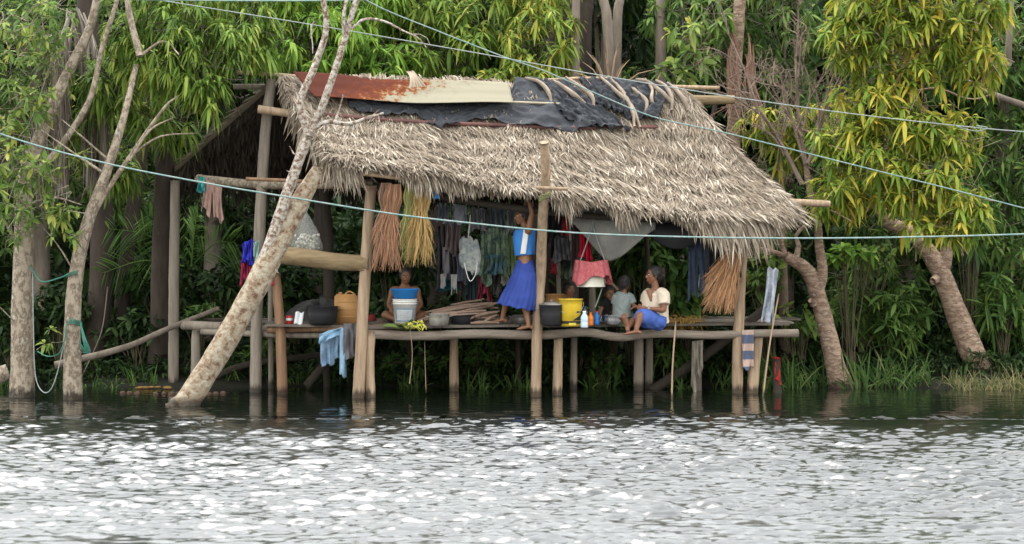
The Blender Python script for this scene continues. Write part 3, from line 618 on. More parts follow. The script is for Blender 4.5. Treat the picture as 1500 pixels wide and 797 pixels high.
hut = thing('stilt_hut', P(780, 580, 30.2), 'open sided wooden hut on stilts over the river with a shaggy dry palm thatch roof', 'stilt hut')
def post(pts, w, material=WOOD_post, name='post', r1=None, rough=.05):
    m = MB(); r = sz(w)/2; tube(m, pts, [r*1.05, r, (r1 and sz(r1)/2) or r*.92], n=14, rough=rough, wob=.0025)
    return m.build(name, material, hut)
def px3(pts, Y): return [P(x, y, Y if np.isscalar(Y) else Y[i]) for i, (x, y) in enumerate(pts)]
post(px3([(524, 592), (527, 540), (533, 430), (538, 350), (544, 272)], 29.7), 17)
post(px3([(543, 590), (541, 540), (543, 485)], 29.78), 15)
post(px3([(785, 588), (787, 480), (792, 400), (794, 330), (799, 260), (797, 208)], [29.98, 29.95, 29.9, 29.6, 29.25, 29.05]), 15, r1=13)
post(px3([(816, 585), (818, 485)], 30.2), 14)
post(px3([(665, 582), (665, 494)], 30.9), 14)
post(px3([(840, 580), (841, 494)], 31.2), 11, WOOD_grey)
post(px3([(935, 580), (936, 496)], 31.0), 15, WOOD_grey)
post(px3([(950, 575), (951, 496)], 31.3), 12, WOOD_grey)
post(px3([(1080, 585), (1081, 500), (1085, 420), (1092, 330)], [30.45, 30.4, 30.4, 30.3]), 16, r1=13)
post(px3([(1101, 582), (1106, 530), (1111, 486)], 30.5), 17)
post(px3([(374, 584), (376, 480), (381, 320), (390, 180), (399, 116)], [30.6, 30.6, 30.5, 30.5, 30.55]), 17, WOOD_grey, r1=15)
post(px3([(254, 575), (255, 420), (257, 264)], 31.6), 16, WOOD_grey)
post(px3([(414, 584), (411, 490), (404, 400)], 30.3), 15, WOOD_orange)
post(px3([(397, 570), (396, 400)], 31.3), 8, WOOD_grey)
post(px3([(286, 560), (287, 484)], 31.3), 14, WOOD_grey)
post(px3([(478, 580), (478, 490)], 31.6), 10, WOOD_dark)
post(px3([(600, 578), (600, 490)], 31.9), 8, WOOD_dark)
post(px3([(760, 578), (758, 490)], 31.9), 9, WOOD_dark)
post(px3([(482, 470), (480, 340), (470, 250)], 31.7), 17, WOOD_dark)
post(px3([(820, 470), (818, 400), (816, 290)], 31.4), 7, WOOD_grey)
post(px3([(950, 470), (948, 380), (944, 290)], 31.9), 8, WOOD_dark)
post(px3([(868, 472), (867, 410)], 31.2), 11, WOOD_grey)
# beams
def beam(pts, Y, w, material=WOOD_beam, name='beam', **k): return post(px3(pts, Y), w, material, name, **k)
beam([(536, 489), (620, 492), (700, 489), (790, 491), (860, 487), (905, 494), (960, 489), (1040, 491), (1100, 489), (1169, 488)], [29.8, 29.85, 29.95, 30.05, 30.1, 30.15, 30.25, 30.3, 30.4, 30.5], 13)
beam([(392, 484), (450, 482), (520, 481), (606, 478)], [30.5, 30.3, 30.1, 29.95], 9, WOOD_orange)
beam([(296, 486), (400, 490), (470, 491), (545, 491)], [31.2, 30.6, 30.3, 30.0], 9, WOOD_grey)
beam([(268, 476), (330, 479), (395, 480)], [31.5, 31.2, 30.9], 14, WOOD_grey)
beam([(300, 470), (480, 470), (560, 470)], 31.9, 8, WOOD_dark)
beam([(560, 470), (800, 470), (1100, 470)], 32.1, 9, WOOD_dark)
beam([(398, 372), (450, 378), (500, 384), (541, 386)], [29.9, 29.8, 29.75, 29.7], 26, WOOD_log, rough=.03)
beam([(290, 262), (380, 270), (470, 270), (548, 268)], [31.3, 30.5, 29.95, 29.7], 13, BARK_pale)
beam([(545, 272), (620, 284), (720, 300), (850, 315), (1000, 322), (1100, 318)], [29.7, 29.7, 29.75, 29.9, 30.1, 30.3], 10, WOOD_dark)
beam([(504, 251), (560, 258), (622, 265)], 29.35, 6, WOOD_post)
beam([(360, 262), (450, 266), (520, 270)], 29.9, 5, WOOD_orange)
beam([(1100, 290), (1150, 295), (1216, 299)], [30.35, 30.35, 30.35], 11, WOOD_post)
beam([(785, 275), (832, 277)], 29.05, 5, WOOD_post)
beam([(345, 106), (400, 109), (500, 118)], [30.6, 30.6, 30.7], 6, WOOD_post)
beam([(342, 127), (400, 127), (500, 132)], [30.75, 30.75, 30.85], 8, WOOD_grey)
beam([(378, 160), (430, 167), (500, 178)], [30.3, 30.3, 30.3], 12, WOOD_post)
beam([(975, 127), (1010, 128), (1054, 129)], 31.35, 6, WOOD_post)
beam([(985, 146), (1030, 147), (1076, 146)], 31.5, 15, WOOD_log)
beam([(238, 266), (500, 276), (1010, 300)], [31.9, 32.1, 32.9], 9, WOOD_dark)
beam([(880, 300), (893, 320), (893, 336)], [30.3, 30.2, 30.1], 9, WOOD_post)
beam([(840, 290), (870, 312), (892, 335)], [30.3, 30.2, 30.1], 8, WOOD_post)
for s in (.02, .2, .4, .6, .8, .97):
    a, b = RP(np.array(s), np.array(.02), np.array(-.1)), RP(np.array(s), np.array(.97), np.array(-.08)); m = MB(); tube(m, [a, b], [.03, .025], n=8, rough=.05); m.build('rafter', WOOD_dark, hut)
    a, b = RB(np.array(s), np.array(.02), -.1), RB(np.array(s), np.array(.97), -.08); m = MB(); tube(m, [a, b], [.03, .025], n=8, rough=.05); m.build('rafter', WOOD_dark, hut)
# lashings
def lash(px, py, Y, r, h, turns=5, material=WOOD_post, slant=0):
    m = MB()
    for k in range(turns):
        z = (k/(turns-1)-.5)*h
        c = P(px, py, Y)+np.array([0, 0, z]); th = np.linspace(0, 2*math.pi, 15)
        tube(m, np.stack([c[0]+r*np.cos(th), c[1]+r*np.sin(th), c[2]+slant*np.cos(th)+rng.normal(0, .003, 15)], 1), .0085, n=5, seg=18, caps=False)
    m.build('lashing', material, hut)
lash(533, 387, 29.72, .085, .14, 7, WOOD_log); lash(798, 288, 29.05, .065, .05, 5, mat('vine', (.18, .2, .06), (.1, .09, .05)), .03); lash(544, 276, 29.7, .075, .05, 4); lash(1090, 320, 30.3, .07, .05, 4)
# deck boards
x0, x1 = 540, 1145
for r_ in range(9):
    off = .02+r_*.24; px = x0+rng.uniform(-30, 10)
    while px < x1:
        L = rng.uniform(150, 330); e = min(px+L, x1+rng.uniform(-20, 30))
        a = P(px, 0, FY(px)+off+.12); b = P(e, 0, FY(e)+off+.12); a[2] = b[2] = DZ-.015+rng.uniform(-.006, .006); d = unit(b-a); c = (a+b)/2
        m = MB(); box(m, c, (np.linalg.norm(b-a), .22, .03), rot=math.atan2(d[1], d[0]), jit=.006); m.build('plank', PLANK, hut, smooth=False); px = e+3
for r_ in range(7):
    off = .35+r_*.26; px0_ = 300+r_*8 if r_ > 2 else 392
    a = P(px0_, 0, FY(px0_)+off+.4); b = P(538, 0, FY(538)+off+.1); a[2] = b[2] = DZ-.018+rng.uniform(-.006, .006); d = unit(b-a)
    m = MB(); box(m, (a+b)/2, (np.linalg.norm(b-a), .23, .03), rot=math.atan2(d[1], d[0]), jit=.008); m.build('plank', PLANK, hut, smooth=False)
# thatch
body = MB(); grid(body, lambda u, v: RP(np.array(u), np.array(v), np.array(-.01)), 90, 30)
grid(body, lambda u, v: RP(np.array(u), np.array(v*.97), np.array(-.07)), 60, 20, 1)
n = 54000
s = rng.uniform(-.012, 1.012, n); t = rng.uniform(-.02, 1.0, n)**.92
def roof_dirs(s, t, fn):
    d = unit(fn(s, t+.05, np.zeros_like(s))-fn(s, t-.05, np.zeros_like(s)))
    al = unit(fn(s+.01, t, np.zeros_like(s))-fn(s-.01, t, np.zeros_like(s))); return d, al
d, al = roof_dirs(s, t, RP); nrm = unit(np.cross(d, al)); nrm = nrm*np.sign(nrm[:, 2:3])
swing = (.28*np.sin(s*17+t*5)+.2*np.sin(s*41-t*9))[:, None]
dd = unit(d+al*(rng.normal(0, .33, (n, 1))+swing-.1)+nrm*rng.uniform(.02, .30, (n, 1)))
pp = RP(s, t, rng.uniform(-.015, .04, n)+.015*np.sin(s*60+3*np.sin(t*20))+.045*((t*7+.25*np.sin(s*13)+.12*np.sin(s*37)) % 1))
sd = unit(np.cross(dd, nrm)+nrm*rng.normal(0, .45, (n, 1)))
ribbons(body, pp, dd, rng.uniform(.08, .27, n), rng.uniform(.005, .018, n), rng.uniform(-.05, .25, n), side=sd, wp=(.6, 1, .8, 0))
n = 2600   # longer whole leaflets among the short ones
s = rng.uniform(0, 1, n); t = rng.uniform(0, .85, n); d, al = roof_dirs(s, t, RP); nrm = unit(np.cross(d, al)); nrm = nrm*np.sign(nrm[:, 2:3])
dd = unit(d+al*rng.normal(-.05, .45, (n, 1))+nrm*rng.uniform(.0, .12, (n, 1)))
ribbons(body, RP(s, t, rng.uniform(.01, .05, n)), dd, rng.uniform(.28, .55, n), rng.uniform(.008, .018, n), .05, side=unit(np.cross(dd, nrm)+nrm*rng.normal(0, .3, (n, 1))), wp=(.6, 1, .8, 0))
n = 6500   # eave fringe
s = rng.uniform(-.005, 1.01, n); t = rng.uniform(.93, 1.005, n)
d, al = roof_dirs(s, t, RP); big = (.5+.5*np.sin(s*31+2*np.sin(s*11)))*rng.uniform(.3, 1, n)
dd = unit(d+al*rng.normal(0, .28, (n, 1))+np.array([0, 0, -.5])*rng.uniform(.2, 1.6, (n, 1)))
ribbons(body, RP(s, t, rng.uniform(-.07, .03, n)), dd, .05+.24*big**2*np.where(s > .72, 1.7, 1), rng.uniform(.008, .024, n), rng.uniform(.2, .7, n), side=unit(np.cross(dd, np.array([0, -1, .2])+rng.normal(0, .35, (n, 3)))))
n = 1500   # left verge hanging down, thick near the ridge
t = rng.uniform(.0, 1.02, n); s = rng.uniform(-.015, .05, n)
dd = unit(np.stack([rng.normal(-.05, .35, n)+.35, rng.normal(0, .25, n), -np.ones(n)], 1))
ribbons(body, RP(s, t, rng.uniform(-.05, .02, n)), dd, rng.uniform(.12, .42, n), rng.uniform(.012, .03, n), .1, side=unit(np.cross(dd, np.array([0, -1, .2])+rng.normal(0, .4, (n, 3)))))
n = 2600   # right verge: longer stalks raking down to the right
t = rng.uniform(0, 1.0, n); s = rng.uniform(.93, 1.015, n)
d, al = roof_dirs(s, t, RP); dd = unit(d*rng.uniform(.6, 1.2, (n, 1))+al*rng.normal(.12, .25, (n, 1))+np.array([0, -.05, .03]))
ribbons(body, RP(s, t, rng.uniform(0, .05, n)), dd, rng.uniform(.15, .36, n), rng.uniform(.010, .022, n), rng.uniform(0, .3, n), side=unit(np.cross(dd, np.array([0, -.6, .8])+rng.normal(0, .35, (n, 3)))))
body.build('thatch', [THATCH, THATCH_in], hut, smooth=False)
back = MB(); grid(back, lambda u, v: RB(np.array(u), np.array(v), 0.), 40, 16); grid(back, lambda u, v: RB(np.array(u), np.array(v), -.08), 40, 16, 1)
n = 9000; s = rng.uniform(-.01, 1.01, n); t = rng.uniform(0, 1, n); d, al = roof_dirs(s, t, RB)
dd = unit(d+al*rng.normal(0, .3, (n, 1))+np.array([0, .1, .15])); ribbons(back, RB(s, t, rng.uniform(0, .03, n)), dd, rng.uniform(.12, .3, n), .026, .1, side=unit(np.cross(dd, np.array([0, .6, .8])+rng.normal(0, .3, (n, 3)))))
n = 5000; s = rng.uniform(-.01, 1.01, n); t = rng.uniform(.0, 1, n)**.6; dd = unit(np.stack([rng.normal(0, .3, n), rng.normal(.1, .3, n), -np.ones(n)], 1))
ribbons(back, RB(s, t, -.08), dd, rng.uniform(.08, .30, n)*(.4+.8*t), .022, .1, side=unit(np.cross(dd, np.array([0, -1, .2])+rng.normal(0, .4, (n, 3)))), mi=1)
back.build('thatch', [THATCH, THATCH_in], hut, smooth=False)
# hanging dry leaf at the left verge
m = MB(); n = 60; a = P(482, 195, 29.9); dd = unit(np.stack([rng.uniform(-.35, .45, n), rng.normal(-.1, .15, n), -np.ones(n)], 1))
ribbons(m, np.repeat(a[None], n, 0)+rng.normal(0, .02, (n, 3)), dd, rng.uniform(.3, .55, n), .03, .05, side=unit(np.cross(dd, np.array([0, -1, .1])+rng.normal(0, .4, (n, 3)))))
m.build('verge_leaf', mat('verge', (.30, .24, .16), (.44, .37, .27), scale=4, isl=.6, rough=.9), hut, smooth=False)

# ------------------------------------------------------------------ things lying on the roof
RUST = mat('rusty_sheet', (.13, .035, .02), (.16, .05, .02), (.25, .10, .04), scale=5, detail=7, rough=.95, spec=.08)
nt = RUST.node_tree; cr = [q for q in nt.nodes if q.type == 'VALTORGB'][0]; mp_ = [q for q in nt.nodes if q.type == 'MAPPING'][0]
# rust fades to bare cream metal towards one end and one edge of the sheet: wear of the sheet itself
sep = nt.nodes.new('ShaderNodeSeparateXYZ'); nt.links.new([q for q in nt.nodes if q.type == 'TEX_COORD'][0].outputs['Object'], sep.inputs[0])
nx_ = nt.nodes.new('ShaderNodeTexNoise'); nx_.inputs['Scale'].default_value = 9; nx_.inputs['Detail'].default_value = 8; nx_.inputs['Roughness'].default_value = .75; nm_ = nt.nodes.new('ShaderNodeMath'); nm_.operation = 'MULTIPLY_ADD'; nm_.inputs[1].default_value = 1.6; nm_.inputs[2].default_value = -.30; nt.links.new(mp_.outputs[0], nx_.inputs['Vector']); nt.links.new(nx_.outputs[0], nm_.inputs[0])
ma = nt.nodes.new('ShaderNodeMath'); ma.operation = 'MULTIPLY_ADD'; ma.inputs[1].default_value = .50; nz_ = [q for q in nt.nodes if q.type == 'TEX_NOISE'][0]
nt.links.new(sep.outputs[0], ma.inputs[0]); nt.links.new(nm_.outputs[0], ma.inputs[2])
mb_ = nt.nodes.new('ShaderNodeMath'); mb_.operation = 'MULTIPLY_ADD'; mb_.inputs[1].default_value = -1.3; nt.links.new(sep.outputs[2], mb_.inputs[0]); nt.links.new(ma.outputs[0], mb_.inputs[2])
ad = nt.nodes.new('ShaderNodeMath'); ad.operation = 'ADD'; ad.inputs[1].default_value = .24; nt.links.new(mb_.outputs[0], ad.inputs[0]); nt.links.new(ad.outputs[0], cr.inputs[0])
e = cr.color_ramp.elements
e[0].position = .12; e[0].color = (.065, .02, .013, 1); e[1].position = .42; e[1].color = (.10, .027, .012, 1); e[2].position = .555; e[2].color = (.19, .075, .025, 1)
k = e.new(.575); k.color = (.18, .165, .12, 1); k = e.new(.85); k.color = (.225, .205, .15, 1)
top = np.array([[428, 105], [500, 110], [560, 115], [650, 117], [745, 122]]); bot = np.array([[462, 142], [520, 146], [600, 150], [680, 151], [752, 151]])
mrs = MB()
def fsheet(u, v):
    a = np.array([np.interp(u, np.linspace(0, 1, 5), top[:, k]) for k in (0, 1)]); b = np.array([np.interp(u, np.linspace(0, 1, 5), bot[:, k]) for k in (0, 1)])
    p = a+(b-a)*v; Y = 30.42+u*.42-(v*.42); q = P(p[0], p[1], Y); q[2] += .01*math.sin(u*9)+.006*math.sin(v*7); q[1] -= .004*math.sin(v*18.8)+.01*math.sin(u*14+3*v)
    return q
grid(mrs, fsheet, 90, 26); mrs.build('roof_sheet', RUST, solid=.004, label='long metal sheet along the ridge, rusty red at left, cream at right', cat='metal sheet')
from mathutils import noise as mnoise
def drape(name, outline_top, outline_bot, label, nu=120, nv=44, wr_=.035, off=.085, seed=0, edge=True):
    r2 = np.random.default_rng(seed); ph = r2.uniform(0, 6.3, 12); fr = r2.uniform(6, 34, 12); fv = r2.uniform(3, 14, 12)
    ot = np.array(outline_top, float); ob = np.array(outline_bot, float); m = MB()
    ut = np.linspace(0, 1, len(ot)); ub = np.linspace(0, 1, len(ob))
    V = []
    for v in np.linspace(0, 1, nv):
        for u in np.linspace(0, 1, nu):
            a = np.array([np.interp(u, ut, ot[:, k]) for k in (0, 1)]); b = np.array([np.interp(u, ub, ob[:, k]) for k in (0, 1)])
            p = a+(b-a)*v
            s_, t_ = ST(*p)
            w = sum(math.sin(fr[k]*u+fv[k]*v+ph[k]) for k in range(12))/12
            w2 = abs(math.sin(fr[0]*u*1.3+3*v+ph[2]+2*w))
            rg_ = (1-abs(mnoise.noise(Vector((u*nu/9+seed*7, v*nv/7, 1.3)))*2))**2*.5+(1-abs(mnoise.noise(Vector((u*nu/4+v*6, v*nv/4, 4.3+seed)))*2))**2*.22
            h = off+wr_*(w*1.2+w2*.5+rg_*2.0)*(.5+.9*v)
            q = RP(np.array(s_), np.array(t_), np.array(h)); q = q+np.array([0, 0, .01*math.sin(40*u+9*v)]); V.append(q)
    V = np.array(V); i, j = np.meshgrid(np.arange(nv-1), np.arange(nu-1), indexing='ij'); i = i.ravel(); j = j.ravel()
    # smooth the snapped lookup a little
    G = V.reshape(nv, nu, 3)
    for _ in range(1):
        G[1:-1, 1:-1] = (G[1:-1, 1:-1]*4+G[:-2, 1:-1]+G[2:, 1:-1]+G[1:-1, :-2]+G[1:-1, 2:])/8
    m.add(G.reshape(-1, 3), np.stack([i*nu+j, i*nu+j+1, (i+1)*nu+j+1, (i+1)*nu+j], 1)); return m.build(name, TARP, solid=.006, label=label, cat='tarp')
drape('tarp', [(506, 142), (560, 147), (640, 149), (700, 150), (752, 150), (756, 122), (790, 124), (810, 130)], [(514, 168), (560, 182), (610, 178), (645, 200), (700, 186), (760, 194), (840, 202), (885, 196)],
      'long crumpled black plastic tarp spread over the thatch below the metal sheet', seed=2, nu=150)
drape('tarp', [(780, 126), (800, 125), (830, 128)], [(830, 185), (880, 200), (925, 204)], 'black plastic flap sagging to the end of the maroon pole', seed=5, nu=50, wr_=.05)
drape('tarp', [(850, 124), (900, 126), (985, 132)], [(875, 165), (920, 185), (965, 188)], 'crumpled black plastic patch at the right end of the ridge under grey stalks', seed=8, nu=80, wr_=.06)
def rpole(pts, r, off, label, material, name='pole'):
    m = MB(); tube(m, [onroof(x, y, off) for x, y in pts], r, n=9, rough=.03, seg=30); m.build(name, material, label=label, cat='pole')
rpole([(478, 176), (560, 183), (640, 188), (740, 192), (830, 195), (965, 194)], .026, .085, 'maroon painted pole lying across the thatch at the lower edge of the tarp', mat('maroon_pole', (.14, .065, .055), (.09, .04, .035), scale=4, rough=.7))
rpole([(482, 150), (560, 156), (640, 158), (740, 161), (828, 165)], .015, .13, 'thin pale bamboo cane lying along the black tarp', mat('bamboo', (.38, .34, .25), (.28, .23, .16), scale=3, rough=.6))
rpole([(795, 126), (850, 123), (900, 122)], .02, .08, 'short pale stick lying on the ridge above the tarp', WOOD_post)
STK = mat('palm_stalk_grey', (.34, .28, .22), (.20, .155, .12), (.44, .38, .31), scale=6, detail=6, rough=.8, bump=.5)
stalks = [((770, 125), (792, 135), (805, 150), (809, 163)), ((830, 124), (850, 140), (868, 156), (872, 170)), ((880, 122), (900, 145), (925, 170), (938, 198)), ((892, 122), (912, 148), (928, 178), (930, 196)),
          ((922, 137), (938, 152), (948, 165), (947, 180)), ((932, 126), (950, 135), (972, 152), (988, 166)), ((945, 126), (956, 145), (955, 160), (960, 172)), ((978, 132), (990, 145), (1002, 160), (1008, 172)), ((962, 128), (975, 140), (985, 158), (985, 172)), ((812, 128), (825, 140), (842, 152), (858, 162))]
names = ['leftmost curved grey palm stalk on the tarp, alone', 'pair forming palm stalk left of the ridge middle, the longer one', 'long thick palm stalk reaching down to the end of the maroon pole', 'palm stalk lying just beside the longest one, reaching the pole end',
         'short curved palm stalk on black plastic right of the longest stalks', 'slanting straight palm stalk near the right end of the ridge', 'palm stalk bent nearly upright between two others at the ridge end', 'rightmost palm stalk lying on bare thatch at the ridge end', 'second palm stalk from the right end of the ridge', 'short palm stalk in the fold of the flap beside a longer curved one']
for q, (st, nm) in enumerate(zip(stalks, names)):
    m = MB(); tube(m, [onroof(x, y, .11+.05*math.sin(math.pi*k/3)) for k, (x, y) in enumerate(st)], [.022, .032, .045, .028], n=8, seg=22, rough=.06, flat=.55, side=(0, -.6, .8))
    tube(m, [onroof(st[0][0]+5, st[0][1], .10), onroof((st[1][0]+6), st[1][1]+2, .13), onroof(st[2][0]+3, st[2][1]+2, .13)], [.008, .014, .008], n=5, seg=12)
    m.build('palm_stalk', STK, label=nm, cat='palm stalk', group='palm stalks hooked over the ridge')
m = MB()
for k in range(12):
    u = k/11; tube(m, [onroof(597+u*10, 116, .12), onroof(604+u*12, 132, .17), onroof(600+u*34, 152, .13)], [.010, .02, .014], n=5, seg=12, flat=.5)
m.build('palm_sheath', mat('sheath', (.24, .18, .13), (.36, .3, .22), scale=7, isl=.5), label='brown split palm sheath hooked over the rusty metal sheet', cat='palm sheath')

# ------------------------------------------------------------------ cables over the scene
def cable(pts, Y, r, label, material, n=120):
    m = MB(); P_ = [P(x, y, (Y if np.isscalar(Y) else Y[i])) for i, (x, y) in enumerate(pts)]; tube(m, P_, r, n=7, seg=n); m.build('rope', material, label=label, cat='rope')
ROPE = mat('pale_cord', (.30, .32, .30), (.20, .24, .23), scale=30, rough=.7); TEAL = mat('teal_cord', (.12, .23, .215), (.25, .29, .27), (.17, .26, .245), scale=12, rough=.6, pos=(.40, .6))
cable([(-160, 130), (0, 196), (150, 238), (300, 268), (430, 290), (580, 314), (700, 328), (800, 338), (900, 344), (1050, 348), (1200, 349), (1350, 347), (1500, 343), (1660, 336)], 28.2, .0098, 'taut pale teal rope crossing the whole view in front of the hut posts', TEAL, 160)
cable([(60, -30), (233, 0), (480, 40), (700, 78), (820, 100), (960, 124), (1100, 146), (1250, 167), (1400, 184), (1500, 193), (1680, 205)], 29.0, .0062, 'thin grey cord running above the ridge, the highest long line at the right', ROPE, 160)
cable([(470, -45), (545, 5), (640, 45), (740, 84), (800, 105), (880, 140), (960, 172), (1060, 194), (1180, 224), (1300, 254), (1400, 279), (1500, 305), (1640, 340)], 29.1, .0074, 'teal cord slanting from the top centre down over the ridge to the right edge', TEAL, 160)
cable([(180, -1), (350, 1), (520, 0), (620, -8)], 28.8, .010, 'short visible stretch of teal rope along the very top edge', TEAL, 60)
m = MB(); tube(m, [P(1398, 183, 29)+np.array([0, -.015, 0]), P(1410, 188, 29), P(1432, 192, 29), P(1446, 187, 29), P(1430, 184, 29)], .006, n=6, seg=30); m.build('rope_knot', ROPE, label='small loop knot on the thin grey cord at the upper right', cat='knot')
GR = mat('green_cord', (.03, .14, .10), (.05, .19, .14), scale=12, rough=.6)
m = MB()
tube(m, [P(44, 390, 29.8), P(60, 412, 29.7), P(85, 408, 29.6), P(104, 400, 29.4)], .009, n=6, seg=40)
for k in range(3): tube(m, [P(97, 402+k*2, 29.5), P(107, 398+k*2, 29.35), P(120, 396+k*2, 29.5)], .005, n=5, seg=10)
m.build('rope', GR, label='short green rope strung between the two left trunks at head height', cat='rope'); m = MB()
for k in range(4): tube(m, [P(95, 470+k*2, 29.5), P(107, 468+k*2, 29.36), P(120, 472+k*2, 29.5)], .006, n=5, seg=10)
tube(m, [P(98, 470, 29.38), P(94, 500, 29.36), P(86, 518, 29.4), P(70, 522, 29.5), P(55, 515, 29.7)], .008, n=6, seg=30)
for k in range(5): tube(m, [P(117, 470, 29.37), P(121+k, 495, 29.33), P(124+k*2, 512+k, 29.34), P(116+k, 500+k*4, 29.36)], .006, n=5, seg=20)
m.build('rope', GR, label='tangled green rope knotted low round the second left trunk', cat='rope')
m = MB(); tube(m, [P(48, 400, 29.75), P(49, 480, 29.7), P(52, 550, 29.7), P(63, 574, 29.6), P(76, 568, 29.5), P(88, 530, 29.4), P(98, 475, 29.38)], .007, n=6, seg=50)
m.build('rope', ROPE, label='pale rope hanging in a loop just above the water between the two left trunks', cat='rope')
m = MB(); tube(m, [P(158, 420, 31.8), P(150, 480, 31.8), P(135, 520, 31.9), P(118, 555, 32)], .008, n=5, seg=30); m.build('vine', BARK_grey, label='thin hanging vine beside the dark trunk at the left', cat='vine')
# ------------------------------------------------------------------ household goods on the deck
def plain(name, c, rough=.5, **k): return mat(name, c, tuple(x*.82 for x in c), scale=k.pop('scale', 4), rough=rough, **k)
WHITE = plain('white_plastic', (.86, .86, .82), .45); YEL = mat('yellow_plastic', (.62, .42, .02), (.46, .33, .04), (.66, .48, .05), scale=7, detail=6, rough=.5); BLUE = plain('blue_plastic', (.04, .27, .72), .4); BLK = plain('black_pot', (.022, .022, .024), .5, bump=.3)
TANP = plain('tan_plastic', (.48, .26, .10), .55, scale=2); STEEL = mat('dull_steel', (.42, .40, .37), (.25, .235, .22), scale=7, rough=.42, metal=.7); SOOT = mat('sooty_metal', (.36, .34, .30), (.14, .13, .11), scale=7, rough=.6, metal=.3)
WIRE = plain('wire', (.35, .35, .34), .4); INK = plain('black_ink', (.02, .02, .02), .5); LBLUE = plain('label_blue', (.10, .22, .42), .5); LGREY = plain('label_grey', (.35, .38, .42), .6)
def deckpt(px, py, dz=0): Y = DY(py); return np.array([(px-750)*Y/F, Y, DZ+dz])
def pot(px, py, w, h, label, material=BLK, name='pot', handles=True, lid=False, flare=.9, z=0, cat=None, group=None, handlem=None):
    c = deckpt(px, py, z); s = c[1]/F; R_ = w*s/2; h = h*s; t = thing(name, c, label, cat or name, group); m = MB()
    lathe(m, c, [(0, 0), (R_*flare*.8, 0), (R_*flare, h*.12), (R_*.98, h*.6), (R_, h*.97), (R_*1.06, h), (R_*1.05, h*1.02), (R_*.95, h*.99), (R_*.92, h*.6), (R_*.8, h*.1), (0, h*.06)]); m.build('bowl', material, t)
    if handles:
        for sg in (-1, 1):
            m = MB(); q = c+np.array([sg*R_*1.0, 0, h*.78]); tube(m, [q+np.array([0, -.03, 0]), q+np.array([sg*.035, -.025, .01]), q+np.array([sg*.035, .025, .01]), q+np.array([0, .03, 0])], .006, n=6, seg=14); m.build('handle', handlem or material, t)
    if lid:
        m = MB(); lathe(m, c+np.array([0, 0, h*1.02]), [(0, .035), (R_*.5, .03), (R_*1.03, .004), (R_*1.03, -.004), (0, -.004)]); ball(m, c+np.array([0, 0, h*1.02+.045]), .016, 10, 8); m.build('lid', handlem or material, t)
    return t
def bucket(px, py, w, h, material, label, z=0, name='bucket', ring=True, c=None):
    c = deckpt(px, py, z) if c is None else np.asarray(c, float); s = c[1]/F; R_ = w*s/2; h = h*s; t = thing(name, c, label, 'bucket'); m = MB(); r0 = R_*.82
    pr = [(0, .004), (r0*.9, .004), (r0*.92, 0), (r0, .004), (R_*.96, h*.78)]
    if ring: pr += [(R_*1.05, h*.785), (R_*1.05, h*.80), (R_*.965, h*.81), (R_*.97, h*.87), (R_*1.05, h*.875), (R_*1.05, h*.89), (R_*.98, h*.90)]
    pr += [(R_*.99, h*.96), (R_*1.05, h*.97), (R_*1.05, h), (R_*.96, h), (R_*.94, h*.9), (r0*.94, .02), (0, .02)]
    lathe(m, c, pr, 40); m.build('pail', material, t)
    m = MB(); th = np.linspace(-.1, math.pi+.1, 14); tube(m, [c+np.array([math.cos(a)*R_*1.07, -math.sin(a)*R_*.75-.01, h*.84-.42*h*math.sin(a)]) for a in th], .003, n=6, seg=34); m.build('handle', WIRE, t)
    t['_r'] = 0; del t['_r']
    return t, c, r0, R_, h
def patch(mb, c, r0, r1, hh, a0, a1, z0, z1, eps=.0015, mi=0, tri=None):
    def fn(u, v):
        a = a0+(a1-a0)*u; z = z0+(z1-z0)*v
        if tri: a = tri[0]+(a-tri[0])*(1-v)
        r = r0+(r1-r0)*z/(hh*.78)*.97+eps; return c+np.array([math.sin(a)*r, -math.cos(a)*r, z])
    grid(mb, fn, 10, 5, mi)
# white pail with blue basin on top
t, c, r0, R_, h = bucket(593, 472, 36, 36, WHITE, 'white plastic bucket with a blue framed paper label under the blue basin')
m = MB(); a = .85; z0, z1 = h*.10, h*.62
patch(m, c, r0, R_, h, -a, a, z0, z1, .0012, 0)
for q in ((-a, a, z0, z0+.012), (-a, a, z1-.012, z1), (-a, -a+.09, z0, z1), (a-.09, a, z0, z1)): patch(m, c, r0, R_, h, *q, .0030, 1)
for k in range(6): patch(m, c, r0, R_, h, -.45+.1*(k % 2), .45-.08*(k % 3), z1-.045-k*.022, z1-.039-k*.022, .0030, 2)
m.build('paper_label', [plain('paper', (.62, .66, .66), .7), LBLUE, LGREY], t)
bz = DZ+h+.004; cc = np.array([c[0], c[1], bz]); t = thing('basin', cc, 'shallow blue plastic basin standing on the labelled white bucket', 'basin'); m = MB(); k = c[1]/F
lathe(m, cc, [(0, 0), (15*k, 0), (16*k, .004), (20*k, 12*k), (21.5*k, 13*k), (21.5*k, 14*k), (19.5*k, 13.3*k), (15*k, .012), (0, .012)], 44); m.build('bowl', BLUE, t)
m = MB(); th = np.linspace(0, 2*math.pi, 41); tube(m, [cc+np.array([21.4*k*math.cos(a), 21.4*k*math.sin(a), 13.8*k]) for a in th], .005, n=6, seg=60, caps=False); m.build('rim', BLUE, t)
